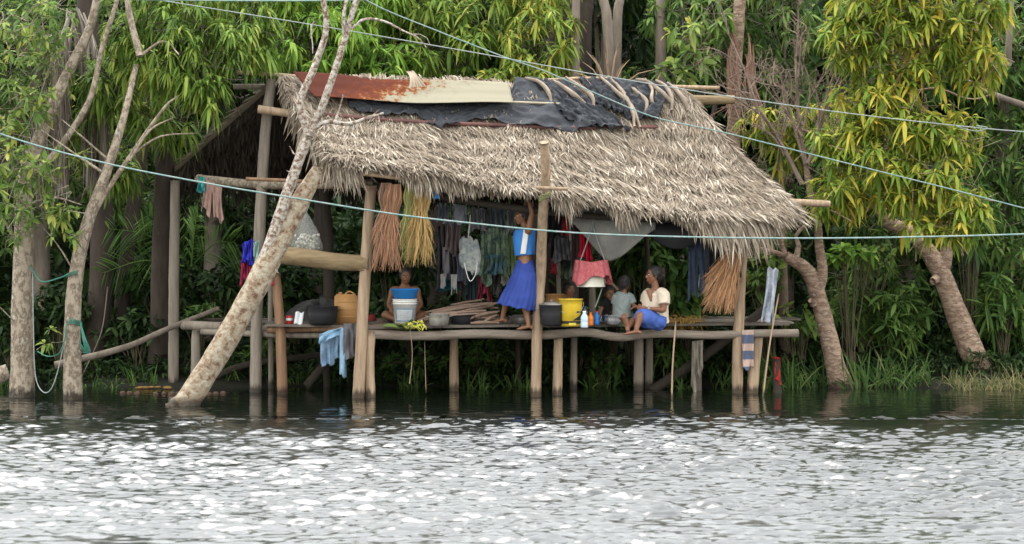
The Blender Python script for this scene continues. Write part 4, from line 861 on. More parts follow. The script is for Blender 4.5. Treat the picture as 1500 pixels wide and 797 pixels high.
# left group
pot(472, 474, 45, 27, 'large black cooking pot beside the tan jerrycan, front left of the deck', BLK, handles=True)
m = MB(); c = deckpt(460, 468, 0); k = c[1]/F
def fsh(u, v):
    a = u*math.pi*2; r = 1+.05*math.sin(5*a+2*v)+.03*math.sin(11*a)
    ph = v*math.pi/2; return c+np.array([44*k*math.cos(a)*math.cos(ph)*r+8*k*v, 36*k*math.sin(a)*math.cos(ph)*r, 33*k*math.sin(ph)*(1+.08*math.sin(3*a))*(.8+.2*math.sin(2*a+1))])
grid(m, fsh, 48, 16); m.build('covered_heap', mat('sooty_cloth', (.02, .02, .02), (.05, .048, .045), scale=9, detail=7, rough=.55, bump=1), label='low heap under black sheeting behind the large black pot', cat='heap')
t = thing('jerrycan', deckpt(507, 473), 'tan plastic jerrycan with a flat top behind the front corner post', 'jerrycan'); m = MB(); c = deckpt(507, 473); k = c[1]/F; w, h = 33*k, 44*k
bm = bmesh.new(); bmesh.ops.create_cube(bm, size=1); bmesh.ops.scale(bm, vec=(w, w*.7, h), verts=bm.verts); bmesh.ops.bevel(bm, geom=bm.edges[:], offset=.022, segments=3, affect='EDGES')
bm.verts.ensure_lookup_table(); m.add([v.co[:] for v in bm.verts], [[v.index for v in f.verts] for f in bm.faces]); m.v[0] += c+np.array([0, 0, h/2]); bm.free()
for zz in (.25, .5, .75): box(m, c+np.array([0, -w*.352, h*zz]), (w*.8, .006, .012))
m.build('body', TANP, t); m = MB(); lathe(m, c+np.array([-w*.25, 0, h]), [(0, .0), (.022, 0), (.022, .025), (0, .025)], 16); m.build('cap', TANP, t)
m = MB(); tube(m, [c+np.array([-w*.05, 0, h-.005]), c+np.array([.02, 0, h+.025]), c+np.array([w*.2, 0, h+.028]), c+np.array([w*.38, 0, h-.005])], .010, n=8, seg=16); m.build('handle', TANP, t)
m = MB(); c = deckpt(424, 473); k = c[1]/F; lathe(m, c, [(0, 0), (.042, 0), (.044, .005), (.044, .10), (.04, .105), (0, .103)], 20); t = m.build('tin_can', plain('red_tin', (.5, .03, .03), .4), label='small red tin with a white band left of the black pot', cat='can')
m = MB(); lathe(m, c+np.array([0, 0, .045]), [(.0452, 0), (.0452, .03)], 20); m.build('band', WHITE, t)
m = MB(); c = deckpt(437, 474); grid(m, lambda u, v: c+np.array([(u-.5)*.10+.02*v, -.02-.01*math.sin(9*u)+.01*v, .005+.15*v+.012*math.sin(7*u)]), 10, 10); m.build('paper_bag', plain('white_paper', (.7, .71, .72), .8), solid=.012, label='crumpled white packet standing left of the black pot', cat='packet')
# pots and firewood in the middle
pot(643, 476, 30, 18, 'small battered silver pot in front of the firewood stack', SOOT, handlem=SOOT)
pot(677, 474, 37, 18, 'black pot under the firewood, just right of the battered silver pot', BLK)
pot(765, 473, 30, 13, 'wide steel pan on the deck behind the standing girl', STEEL)
pot(808, 476, 36, 31, 'big black pot with a pale lid right of the middle post', BLK, lid=True, handlem=SOOT)
pot(790, 470, 30, 14, 'small dark pot half hidden behind the middle post', BLK)
pot(899, 474, 30, 14, 'shallow shiny steel bowl in front of the child in black', mat('bright_steel', (.6, .6, .6), (.45, .45, .46), rough=.25, metal=.9), name='metal_bowl', cat='bowl', handles=False)
FW = mat('firewood', (.33, .23, .17), (.18, .12, .09), (.44, .34, .27), scale=6, detail=6, rough=.9, isl=.5, bump=.5)
fwl = [(632, 459, 700, 449, 6, 30.3), (640, 462, 712, 455, 6, 30.1), (650, 452, 715, 444, 5, 30.5), (628, 468, 690, 458, 4, 30.0), (660, 447, 705, 440, 4, 30.7), (684, 456, 722, 447, 6, 30.4), (645, 456, 690, 447, 5, 30.6), (672, 450, 730, 452, 4, 30.5),
                           (695, 464, 728, 457, 6, 30.1), (700, 472, 730, 462, 7, 30.2), (694, 473, 722, 474, 6, 30.0), (690, 468, 716, 460, 5, 30.3), (620, 470, 650, 463, 4, 30.3), (612, 474, 640, 466, 3, 30.5)]
fwl = [(a+rng.normal(0, 6)*q, b+rng.normal(0, 2.5)*q, c_+rng.normal(0, 6)*q, d_+rng.normal(0, 2.5)*q, e_*rng.uniform(.45, .8), f_+rng.normal(0, .08)*q) for q in (0, 1, 1) for (a, b, c_, d_, e_, f_) in fwl]
for (x0, y0, x1, y1, r, Y) in fwl:
    m = MB(); tube(m, [P(x0, y0, Y), P((x0+x1)/2, (y0+y1)/2-1, Y+.05), P(x1, y1, Y+.12)], [r*Y/F*.5, r*Y/F*.62, r*Y/F*.45], n=7, rough=.14, seg=10)
    m.build('firewood_stick', FW, label='split stick of firewood in the loose stack between the bucket and the standing girl', cat='firewood', group='sticks in the firewood stack')
m = MB()   # banana / flower bunch hanging over the edge
c0 = P(585, 474, 29.75)
for q in range(26):
    a = P(598+rng.uniform(0, 22), 472+rng.uniform(-3, 5), 29.72); tube(m, [a, a+np.array([rng.normal(.02, .02), -.02, -.01]), a+np.array([rng.normal(.03, .03), -.03, rng.uniform(-.08, .0)])], [.008, .007, .003], n=5, seg=5)
m.build('flower_bunch', plain('yellow_flower', (.55, .52, .08), .6, isl=.5), label='yellow green flower spike lying over the deck edge below the white bucket', cat='flowers')
m = MB(); n = 26; ribbons(m, np.stack([rng.uniform(P(560, 0, 29.8)[0], P(604, 0, 29.8)[0], n), rng.uniform(29.65, 29.95, n), np.full(n, DZ+.01)], 1), unit(np.stack([rng.normal(1, .5, n), rng.normal(-.2, .3, n), rng.uniform(0, .3, n)], 1)), .22, .04, .3)
m.build('cut_leaves', LF_light, smooth=False, label='cut green leaves lying on the deck edge in front of the white bucket', cat='leaves')
# buckets and bottles right of the middle post
t, c, r0, R_, h = bucket(836, 476, 35, 40, YEL, 'tall yellow bucket with a black stripe and triangle mark', ring=False)
m = MB(); patch(m, c, r0, R_, h, -1.4, 1.4, h*.10, h*.20, .0015); patch(m, c, r0, R_, h, .15, 1.35, h*.22, h*.50, .0015, tri=(1.3,))
patch(m, c, r0, R_, h, .55, 1.3, h*.50, h*.56, .0015); m.build('printed_mark', INK, t)
m = MB(); patch(m, c, r0, R_, h, -.2, .5, h*.045, h*.135, .003); m.build('sticker', plain('yellow_sticker', (.75, .6, .08), .5), t)
bucket(797, 470, 20, 28, YEL, 'smaller yellow bucket partly behind the middle post, left of the tan bucket', ring=False); 
bucket(816, 469, 34, 40, TANP, 'tan plastic bucket behind the tall yellow bucket', ring=False)
def bottle(px, py, w, h, material, capm, label):
    c = deckpt(px, py); s = c[1]/F; r = w*s/2; h = h*s; t = thing('bottle', c, label, 'bottle', 'bottles beside the yellow bucket'); m = MB()
    lathe(m, c, [(0, 0), (r*.9, 0), (r, .01), (r, h*.3), (r*.93, h*.34), (r, h*.38), (r, h*.65), (r*.45, h*.85), (r*.4, h*.93), (0, h*.93)], 20); m.build('body', material, t)
    m = MB(); lathe(m, c+np.array([0, 0, h*.93]), [(0, -.002), (r*.46, 0), (r*.46, h*.08), (0, h*.08)], 14); m.build('cap', capm, t); return t
CLEAR = mat('clear_plastic', (.5, .58, .62), (.4, .48, .52), rough=.15, alpha=.45, spec=.7); RED = plain('red_cap', (.55, .03, .03), .4); BL2 = plain('blue_cap', (.04, .2, .6), .4); ORG = plain('orange_juice', (.75, .2, .02), .35)
bottle(856, 478, 11, 24, mat('pale_blue_plastic', (.45, .6, .72), (.6, .66, .7), rough=.3, alpha=.85), WHITE, 'pale blue plastic bottle at the deck edge touching the yellow bucket')
bottle(865, 475, 9, 19, ORG, ORG, 'orange bottle right of the pale blue bottle')
bottle(874, 474, 8, 20, BL2, RED, 'blue bottle with a red cap left of the leaning arm')
bottle(857, 469, 8, 22, CLEAR, BL2, 'clear bottle with a blue cap standing behind the pale blue bottle')
bottle(879, 469, 8, 22, CLEAR, WHITE, 'clear empty bottle with a white cap, last to the right behind the blue one')
bottle(868, 467, 8, 24, CLEAR, RED, 'clear bottle with a red cap behind the orange bottle')
# bucket hung up with a red cloth
HB = P(866, 420, 30.0); t, c, r0, R_, h = bucket(866, 0, 40, 30, plain('cream_plastic', (.62, .60, .50), .5), 'cream bucket hanging upside down from a rope under a pink cloth', c=HB, ring=False)
for ch in [o for o in COL.objects if o.parent == t]:       # turned over: mouth down
    for v in ch.data.vertices: v.co.z = h-v.co.z
    ch.data.flip_normals()
REDN = mat('pink_net', (.36, .06, .075), (.46, .15, .15), (.56, .30, .28), scale=40, rough=.85, bump=.5)
m = MB(); cb = HB+np.array([0, 0, h])
def fpink(u, v):
    a = u*math.pi*2; r = R_*(1.0+.25*v)+.012+.02*math.sin(5*a+1)*v+.012*math.sin(13*a); zz = .02-.23*v*(1+.25*math.sin(2*a+.5)+.12*math.sin(5*a))
    return cb+np.array([math.cos(a)*r*1.05, math.sin(a)*r*.95, zz+.03+.03*abs(math.cos(a))])
grid(m, fpink, 60, 16); grid(m, lambda u, v: cb+np.array([math.cos(u*6.2832)*(R_+.012)*v*1.05, math.sin(u*6.2832)*(R_+.012)*v*.95, .05+.02*v*abs(math.cos(u*6.2832))-.01*v]), 40, 6)
m.build('net_bag', REDN, solid=.004, label='pink mesh cloth draped over the hanging cream bucket', cat='cloth')
m = MB(); 
for a, b in (((850, 382), (868, 330)), ((886, 382), (868, 330)), ((868, 330), (872, 300)), ((884, 415), (872, 450))): tube(m, [P(*a, 30.0), (P(*a, 30.0)+P(*b, 30.0))/2+np.array([0, 0, -.01]), P(*b, 30.0)], .007, n=6, seg=12)
m.build('rope', ROPE, label='pale rope from which the cream bucket and pink cloth hang', cat='rope')
# dry fibre pile behind the woman
m = MB(); n = 420; c = deckpt(997, 471); p = c+np.stack([rng.normal(0, .12, n), rng.normal(0, .08, n), np.abs(rng.normal(.015, .03, n))], 1)
ribbons(m, p, unit(rng.normal(0, 1, (n, 3))*np.array([1, .6, .35])+np.array([0, 0, .1])), .16, .008, .6, segs=(0, .3, .6, 1)); m.build('fibre_pile', plain('yellow_fibre', (.45, .27, .06), .8, isl=.6), smooth=False, label='heap of golden plant fibre on the deck behind the seated woman', cat='fibre')
# rubbish and small goods on the deck
for (px, py, w, h, c_, lb) in ((560, 471, 16, 6, (.16, .12, .09), 'brown flattened bundle left of the labelled bucket'), (545, 468, 14, 9, (.3, .04, .03), 'dark red bundle behind the corner post'), (665, 464, 40, 14, (.03, .09, .10), 'dark teal cloth heap behind the firewood'),
                               (735, 468, 22, 8, (.14, .11, .09), 'brown bundle behind the front foot of the girl'), (640, 467, 30, 10, (.05, .06, .06), 'dark grey bundle at the back of the deck behind the silver pot'), (440, 467, 26, 12, (.10, .09, .07), 'grey brown bundle at the far left of the deck'), (1020, 469, 24, 5, (.2, .13, .06), 'flat brown mat right of the golden fibre')):
    m = MB(); c = deckpt(px, py); k = c[1]/F; n1, n2 = rng.uniform(0, 6, 2)
    grid(m, lambda u, v: c+np.array([w*k*.5*math.cos(u*6.2832)*math.cos(v*1.5708)*(1+.1*math.sin(4*u*6.28+n1)), w*k*.4*math.sin(u*6.2832)*math.cos(v*1.5708)*(1+.12*math.sin(3*u*6.28+n2)), h*k*math.sin(v*1.5708)*(1+.15*math.sin(9*u*6.28))]), 34, 10)
    m.build('bundle', mat('bundle_'+str(px), c_, tuple(x*.5 for x in c_), scale=12, rough=.9, bump=1), label=lb, cat='bundle')

# ------------------------------------------------------------------ hanging clothes and fibre
def cloth(name, top_, ln, Y, c, label, folds=4, amp=.03, narrow=0, jag=.05, c2=None, cat='cloth', group=None, sway=0, material=None, tops=.3, stripes=None, solid=.004, flare=0, legs=False, nu=None, scale=10):
    T_ = np.array(top_, float); ph = rng.uniform(0, 6.3, 3); m = MB(); k = Y/F; u_ = np.linspace(0, 1, len(T_))
    def fn(u, v):
        x = np.interp(u, u_, T_[:, 0]); y = np.interp(u, u_, T_[:, 1]); cx = T_[:, 0].mean()
        w = 1-narrow*math.sin(math.pi*min(1, v*1.0))+flare*v
        if legs and v > .3: x = x+(v-.3)*7*(1 if u > .5 else -1)*(.4+abs(u-.5)*0)
        L = ln*(1+jag*math.sin(5*u+ph[0])+jag*.7*math.sin(13*u+ph[1]))
        q = P(cx+(x-cx)*w+sway*v, y+L*v, Y)
        q[1] += amp*(tops+v)*math.sin(folds*6.2832*u+ph[2]+1.1*math.sin(3*v+ph[0]))+amp*.5*math.sin(7*v+9*u); q[0] += amp*.4*math.sin(folds*6.28*u*1.7+ph[1])*v
        return q
    nu = nu or 40
    if legs:
        for a, b in ((0, .485), (.515, 1)): grid(m, lambda u, v: fn(a+(b-a)*u, .28+.72*v), 20, 24)
        grid(m, lambda u, v: fn(u, v*.285), 40, 10)
    else: grid(m, fn, nu, 28)
    mt = material or mat('cloth_'+'_'.join('%02d' % int(x*99) for x in c)+('s' if stripes else ''), c, c2 or tuple(x*.7 for x in c), scale=scale, detail=5, rough=.9, bump=.5, trans=.12)
    if stripes:
        nt = mt.node_tree; w = nt.nodes.new('ShaderNodeTexWave'); w.bands_direction = stripes[0]; w.inputs['Scale'].default_value = stripes[1]; w.inputs['Distortion'].default_value = .2
        nt.links.new([q for q in nt.nodes if q.type == 'TEX_COORD'][0].outputs['Object'], w.inputs[0]); cr = [q for q in nt.nodes if q.type == 'VALTORGB'][0]; nt.links.new(w.outputs['Fac'], cr.inputs[0])
        e = cr.color_ramp.elements; e[0].position = .55; e[1].position = .62
    return m.build(name, mt, solid=solid, label=label, cat=cat, group=group)
def fibres(name, px, py, w, ln, Y, c, label, n=260, pinch=.35, wd=.009, sway=0, tw=None, c2=None, flare=1.0):
    """hank of plant fibre: tied at the top, pinched, then loose"""
    m = MB(); k = Y/F; tw = tw or w*.55; top_ = P(px, py, Y); base = top_[None]+np.stack([rng.uniform(-tw/2, tw/2, n)*k, rng.normal(0, .02, n), rng.normal(0, .01, n)], 1)
    a = rng.uniform(-1, 1, n); b = rng.normal(0, .5, n); L = ln*k*rng.uniform(.55, 1.08, n)
    pts = []
    for v in (0, .2, .4, .6, .8, 1):
        wv = np.interp(v, [0, .2, pinch, .7, 1], [tw/w, .85, .42, .95, 1.25*flare])
        q = np.stack([top_[0]+a*wv*w*k/2+sway*v*k+rng.normal(0, .012, n)*v+.028*np.sin(a*9+v*5)*v+rng.normal(0, .02, n)*v*v, top_[1]+b*wv*w*k*.35, top_[2]-L*v], 1); pts.append(q)
    V = []; 
    for i, q in enumerate(pts):
        hw = wd/2*(1 if i < 5 else .3); an = rng.uniform(-.7, .7, n) if i == 0 else an
        V += [q-np.stack([np.cos(an)*hw, np.sin(an)*hw, 0*an], 1), q+np.stack([np.cos(an)*hw, np.sin(an)*hw, 0*an], 1)]
    V = np.stack(V, 1).reshape(-1, 3); b0 = np.arange(n)[:, None]*12; off = m.n; m.v.append(V); m.n += len(V)
    for s_ in range(5): m.f.append(b0+np.array([[2*s_, 2*s_+1, 2*s_+3, 2*s_+2]])+off); m.m.append(np.zeros(n, int))
    t = m.build(name, mat('fibre_'+'_'.join('%02d' % int(x*99) for x in c), c, c2 or tuple(x*.6 for x in c), scale=4, isl=.6, rough=.85, trans=.15), smooth=False, label=label, cat='fibre hank')
    return t
fibres('fibre_hank', 566, 268, 26, 112, 29.45, (.34, .21, .15), 'leftmost hank, dull pinkish brown raffia fibre hanging right of the corner post', 300, .4)
fibres('fibre_hank', 578, 270, 32, 120, 29.4, (.42, .225, .13), 'long salmon orange raffia hank with frayed tip, second from the left', 340, .45, sway=-14)
fibres('fibre_hank', 600, 272, 20, 102, 29.42, (.33, .32, .11), 'narrow yellow green raffia hank between two orange ones', 220, .42, sway=-2)
fibres('fibre_hank', 620, 272, 30, 112, 29.4, (.44, .29, .11), 'thick golden orange raffia hank, rightmost under the eave', 340, .32, sway=-8)
fibres('fibre_hank', 612, 270, 22, 70, 29.46, (.36, .34, .08), 'short olive yellow raffia hank behind the golden one', 200, .45)
fibres('fibre_hank', 1090, 340, 33, 112, 30.1, (.52, .29, .15), 'big tan orange broom of fibre hanging on the right corner post', 620, .12, sway=-38, tw=10, flare=1.15)
cloth('rag', [(636, 274), (644, 276)], 16, 29.42, (.02, .25, .6), 'small bright blue rag tied under the eave beside the golden hank', folds=1, amp=.01, narrow=.2)
# row of clothes at the back of the hut
_rr = np.random.default_rng(3)
def row(items):
    for (x0, y0, x1, y1, ln, Y, c, lb, kw) in items:
        g = 1.0 if x0 > 1000 else 2.4 if max(c) < .2 and x0 < 840 else 1.7 if max(c) < .2 else 1.3; kw.setdefault('narrow', _rr.uniform(.05, .35)); kw.setdefault('jag', _rr.uniform(.06, .2)); kw.setdefault('amp', .04); kw.setdefault('flare', _rr.uniform(-.15, .2)); xm = (x0+x1)/2; yy = (y0+y1)/2
        tp_ = [(x0, y0+4), (x0+(x1-x0)*.2, y0), (xm, yy+_rr.uniform(1, 5)), (x0+(x1-x0)*.8, y1), (x1, y1+4)] if x1-x0 > 14 else [(x0, y0), (x1, y1)]
        cloth(kw.pop('name', 'garment'), tp_, ln, Y, tuple(min(.8, q*g) for q in c), lb, cat=kw.pop('cat', 'garment'), **kw)
row([
 (714, 302, 740, 304, 30, 30.75, (.07, .08, .09), 'dark folded shirt between the charcoal cloth and the moss green shirt', {}),
 (652, 322, 676, 322, 44, 30.9, (.09, .07, .07), 'dusky brown vest hanging over the long black garment', {}),
 (668, 372, 684, 372, 40, 31.1, (.07, .08, .10), 'slate blue cloth low in the row left of the white cap bag', {}),
 (836, 318, 852, 320, 70, 30.8, (.07, .05, .05), 'dark brown shirt between the black garment and the red one', {}),
 (822, 372, 840, 372, 34, 31.0, (.05, .07, .05), 'dark olive cloth hanging low above the toddler', {}),
 (742, 302, 756, 304, 40, 30.7, (.12, .12, .12), 'grey cloth at the eave just left of the raised arm', {}),
 (640, 404, 700, 402, 18, 31.5, (.02, .08, .10), 'dark teal sheet slung low behind the firewood', {}),
 (640, 296, 660, 300, 26, 30.6, (.10, .11, .13), 'dark slate shirt, first under the eave right of the hanks', {}),
 (662, 298, 684, 300, 24, 30.6, (.16, .17, .19), 'square grey cloth, second under the eave right of the hanks', {'folds': 1}),
 (688, 302, 712, 304, 34, 30.7, (.12, .12, .13), 'charcoal cloth above the white cap bag', {}),
 (640, 330, 668, 330, 80, 31.2, (.035, .03, .035), 'long almost black garment at the back, left in the clothes row', {}),
 (660, 340, 690, 340, 78, 31.3, (.05, .035, .035), 'long dark brown garment behind the white cap bag', {}),
 (648, 362, 658, 362, 36, 31.0, (.22, .21, .22), 'narrow grey strip hanging left of the paired white strips', {'folds': 1, 'amp': .01}),
 (645, 402, 653, 400, 20, 31.0, (.36, .35, .35), 'short white strip, left of the pair above the firewood', {'folds': 1, 'amp': .008}),
 (660, 402, 670, 402, 24, 31.0, (.40, .40, .40), 'short white strip, right of the pair above the firewood', {'folds': 1, 'amp': .008}),
 (738, 340, 760, 345, 60, 30.9, (.10, .14, .06), 'moss green shirt hanging behind the standing girl', {}),
 (704, 330, 744, 330, 72, 30.8, (.12, .16, .10), 'large crumpled green and grey camouflage cloth behind the girl', {'c2': (.05, .10, .10), 'amp': .06, 'scale': 14}),
 (712, 372, 742, 372, 28, 30.65, (.05, .12, .20), 'blue and green cloth bunched low against the camouflage cloth', {'c2': (.10, .14, .05), 'amp': .06}),
 (735, 372, 746, 375, 44, 30.9, (.26, .24, .22), 'narrow pale cloth just behind the girl waist', {'folds': 1}),
 (700, 402, 718, 400, 36, 30.9, (.20, .025, .05), 'crimson cloth hanging low above the firewood', {'flare': .25}),
 (722, 395, 734, 395, 36, 31.1, (.05, .045, .05), 'black cloth beside the crimson one', {}),
 (680, 396, 700, 396, 46, 31.2, (.02, .03, .035), 'dark strip of clothing behind the white cap bag strap', {}),
 (800, 305, 828, 310, 66, 30.9, (.03, .028, .03), 'black garment right of the middle post under the eave', {}),
 (812, 345, 836, 350, 34, 30.7, (.06, .06, .065), 'charcoal cap like bundle right of the middle post', {'amp': .06}),
 (806, 378, 816, 378, 22, 30.8, (.22, .02, .03), 'small dark red cloth low beside the middle post', {}),
 (824, 312, 832, 312, 30, 30.5, (.35, .02, .03), 'small red cloth under the eave right of the middle post', {}),
 (848, 336, 868, 336, 42, 30.3, (.40, .01, .03), 'bright red garment hanging left of the pink net bucket', {}),
 (876, 372, 884, 372, 30, 30.9, (.10, .09, .08), 'thin brown strip hanging right of the pink net', {'folds': 1}),
 (880, 300, 940, 318, 24, 30.2, (.05, .05, .05), 'dark sheet folded over the rail above the grey canvas', {}),
 (1008, 340, 1040, 345, 86, 30.45, (.06, .08, .13), 'dark blue jeans hanging under the right end of the roof', {'legs': True, 'cat': 'jeans', 'name': 'jeans', 'narrow': 0, 'amp': .02, 'flare': 0}),
 (1034, 330, 1086, 338, 76, 30.15, (.03, .032, .038), 'black shiny jacket hanging beside the fibre broom', {'amp': .05, 'narrow': .02, 'flare': 0}),
 (1040, 352, 1050, 352, 70, 30.55, (.05, .15, .32), 'pale blue cloth showing below the black jacket', {}),
 (1024, 385, 1034, 385, 34, 30.5, (.40, .42, .45), 'narrow white cloth between the jeans and the broom', {'folds': 1}),
 (1124, 390, 1140, 392, 78, 30.3, (.6, .62, .66), 'white and blue grey cloth hanging from a branch right of the hut', {'c2': (.26, .3, .38), 'narrow': .1, 'amp': .04, 'sway': -8, 'jag': .02, 'folds': 2}),
 (1133, 522, 1143, 524, 36, 30.6, (.42, .02, .02), 'red cloth draped on a stump in the water at the right', {'amp': .05}),
 (296, 262, 326, 266, 50, 31.0, (.40, .26, .22), 'dull pink cloth hanging on the tie beam inside the left gable', {'legs': True, 'amp': .02}),
 (290, 258, 300, 260, 22, 30.95, (.05, .28, .27), 'small teal cloth on the end of the tie beam at the left', {'folds': 1}),
 (355, 354, 372, 350, 32, 30.3, (.03, .03, .36), 'royal blue cloth hanging beside the ridge post', {'amp': .05}),
 (352, 378, 370, 376, 34, 30.35, (.13, .01, .03), 'dark maroon cloth hanging below the royal blue one', {}),
 (371, 356, 380, 352, 28, 30.25, (.25, .38, .34), 'pale sea green cap hanging on the ridge post', {'amp': .03}),
 (388, 390, 400, 388, 26, 30.25, (.5, .06, .11), 'hot pink cloth behind the leaning trunk', {}),
])
GC = mat('grey_canvas', (.25, .245, .22), (.18, .175, .16), scale=4, rough=.9, bump=.4)
m = MB()
def fcan(u, v):
    x = 838+u*122; y = 300+10*u+v*(26+42*math.sin(math.pi*min(1, u*1.0))**1.0*(.4+.9*(1-abs(u-.42)*1.4))); q = P(x, y, 30.15-.12*math.sin(math.pi*v)*math.sin(math.pi*u)+.05*math.sin(9*u+3*v)); return q
grid(m, fcan, 50, 24); m.build('canvas_awning', GC, solid=.005, label='sagging grey canvas sheet slung under the right half of the eave', cat='awning')
m = MB(); grid(m, lambda u, v: P(935+u*110, 322+6*u+v*40*math.sin(math.pi*u)**.7, 30.3-.1*math.sin(math.pi*v)), 40, 18); m.build('canvas_awning', plain('black_canvas', (.035, .036, .038), .7, bump=.4), solid=.005, label='sagging black sheet slung under the eave above the seated woman', cat='awning')
# white cap bag
m = MB(); c = P(688, 372, 30.3); k = 30.3/F
for (dx, dy, rx, rz, s1) in ((-5, -8, 11, 17, 0), (5, 0, 10, 20, 2), (-3, 10, 9, 14, 4), (7, 14, 7, 16, 1), (-9, 4, 6, 16, 3)):
    grid(m, lambda u, v: c+np.array([dx*k+rx*k*math.cos(u*6.2832)*math.sin(math.pi*(.04+.92*v))**.7*(1+.16*math.sin(u*19+s1)+.12*math.sin(v*9+s1)), 6*k*math.sin(u*6.2832)*math.sin(math.pi*v)*(1+.2*math.sin(u*23)), -dy*k+rz*k*math.cos(math.pi*v)*(1+.15*math.sin(u*12.6+s1))]), 30, 16)
m = remeshed(m, .008, 2)
t = m.build('cloth_bag', mat('dirty_white', (.44, .44, .40), (.17, .21, .22), scale=16, rough=.9, bump=.8), label='dirty white cloth bag with long loop straps hanging at the back of the hut', cat='bag')
m = MB(); tube(m, [P(680, 385, 30.25), P(686, 408, 30.25), P(691, 411, 30.25), P(697, 400, 30.25), P(699, 385, 30.25)], .006, n=6, seg=24); tube(m, [P(686, 348, 30.3), P(689, 315, 30.3)], .005, n=6, seg=6); m.build('strap', WHITE, t)
# plastic bag of shells
PB = mat('clear_bag', (.52, .50, .46), (.62, .62, .58), scale=14, rough=.2, alpha=.22, bump=.8, spec=.6); c = P(449, 348, 30.0); k = 30/F
t = thing('plastic_bag', c, 'clear plastic bag of round grey shells hanging on the left frame', 'bag')
m = MB(); prf = [(0, 38), (.12, 34), (.3, 26), (.7, 10), (1, -10), (.95, -18), (.5, -21), (0, -21)]
grid(m, lambda u, v: c+np.array([np.interp(v*7, range(8), [q[0] for q in prf])*24*k*math.cos(u*6.2832)*(1+.08*math.sin(u*31+v*9)), np.interp(v*7, range(8), [q[0] for q in prf])*17*k*math.sin(u*6.2832), np.interp(v*7, range(8), [q[1] for q in prf])*k]), 48, 24); m.build('bag_skin', PB, t)
m = MB()
for q in range(70):
    a = rng.uniform(0, 6.28); rr = rng.uniform(0, 1)**.5*18*k; ball(m, c+np.array([rr*math.cos(a), rr*math.sin(a)*.7, rng.uniform(-17, 4)*k]), rng.uniform(.014, .022), 8, 6)
m.build('contents', mat('shells', (.45, .43, .36), (.25, .27, .16), (.7, .68, .68), scale=20, rough=.4, isl=.6), t)
m = MB(); tube(m, [P(449, 311, 30), P(456, 290, 30), P(459, 270, 30)], .004, n=5, seg=8); m.build('string', WIRE, t)
# jeans and cloth over the low beam
cloth('garment', [(468, 490), (482, 484), (502, 480), (507, 484)], 14, 29.85, (.26, .44, .60), 'sleeve end of faded blue garment bunched over the low beam', folds=2, amp=.03, cat='garment', jag=.15)
cloth('garment', [(469, 494), (500, 492)], 38, 29.92, (.22, .33, .46), 'faded blue denim shirt hanging from the low left beam', folds=3, amp=.03, cat='garment', jag=.12)
cloth('garment', [(497, 480), (508, 480)], 70, 29.84, (.30, .47, .62), 'long narrow pale blue cloth with a frayed end over the low left beam', folds=1, amp=.02, cat='garment', narrow=.1)
cloth('garment', [(503, 474), (522, 474)], 52, 29.80, (.15, .14, .15), 'grey cloth hanging over the low beam left of the corner post', folds=2, amp=.03, cat='garment')
cloth('towel', [(1087, 484), (1104, 484)], 55, 30.32, (.10, .12, .18), 'navy towel with pale bands hanging between the two right posts', folds=1, amp=.02, c2=(.50, .36, .30), stripes=('Z', 1.6), cat='towel')
cloth('rag', [(1014, 500), (1030, 498)], 62, 30.7, (.34, .30, .24), 'pale ragged strip of bark cloth under the right end of the deck', folds=3, amp=.03, jag=.3, cat='rag')
# stumps, poles and strings
log([P(1139, 580, 30.6), P(1137, 526, 30.6)], .055, .05, 'dark stump in the water under the red cloth', WOOD_dark, name='stump')
log([P(1022, 572, 30.9), P(1023, 500, 30.9)], .05, .04, 'pale broken stump under the right part of the deck', BARK_grey, name='stump')
for pts, r, Y, lb in (([(984, 598), (985, 540), (990, 470)], .011, 29.5, 'thin upright stick in the water in front of the right part of the deck'), ([(1117, 585), (1128, 500), (1141, 430)], .011, 29.9, 'thin slanting stick standing in the water by the striped towel'), ([(624, 575), (622, 500)], .004, 30, 'thin string hanging from the deck to the water'),
                      ([(600, 562), (604, 520), (601, 482)], .004, 29.6, 'bent thin string hanging below the flower spike'), ([(905, 425), (885, 404)], .02, 30.7, 'short slanting stick behind the child in grey')):
    m = MB(); tube(m, [P(x, y, Y) for x, y in pts], [r*1.1, r*.8], n=7, seg=14, wob=.001); m.build('stick', WOOD_post, label=lb, cat='stick')
RP_ = mat('net_float', (.09, .05, .032), (.05, .03, .022), scale=20, rough=.8)
for i, px in enumerate((180, 190, 201, 228, 240, 252, 262, 306, 316, 327)):
    Y = 30.3+rng.uniform(-.1, .1); m = MB(); x = (px-750)*Y/F; c = np.array([x, Y, .005]); 
    grid(m, lambda u, v: c+np.array([.036*math.cos(u*6.2832)*math.sin(math.pi*v)*(1+.15*math.sin(u*13+i)), .03*math.sin(u*6.2832)*math.sin(math.pi*v), .03*math.cos(math.pi*v)]), 12, 8)
    m.build('float', RP_, label='small reddish brown net float bobbing near the foot of the leaning tree', cat='float', group='net floats on the water')
m = MB(); c = np.array([(212-750)*31.2/F, 31.2, .0]); 
for q in range(14): ball(m, c+np.array([rng.normal(0, .1), rng.normal(0, .06), .02]), rng.uniform(.02, .04)*np.array([1.6, 1, .5]), 8, 6)
m.build('floating_leaves', plain('orange_leaves', (.2, .11, .03), .8, isl=.5), label='patch of orange fallen leaves floating at the dark left bank', cat='leaves')
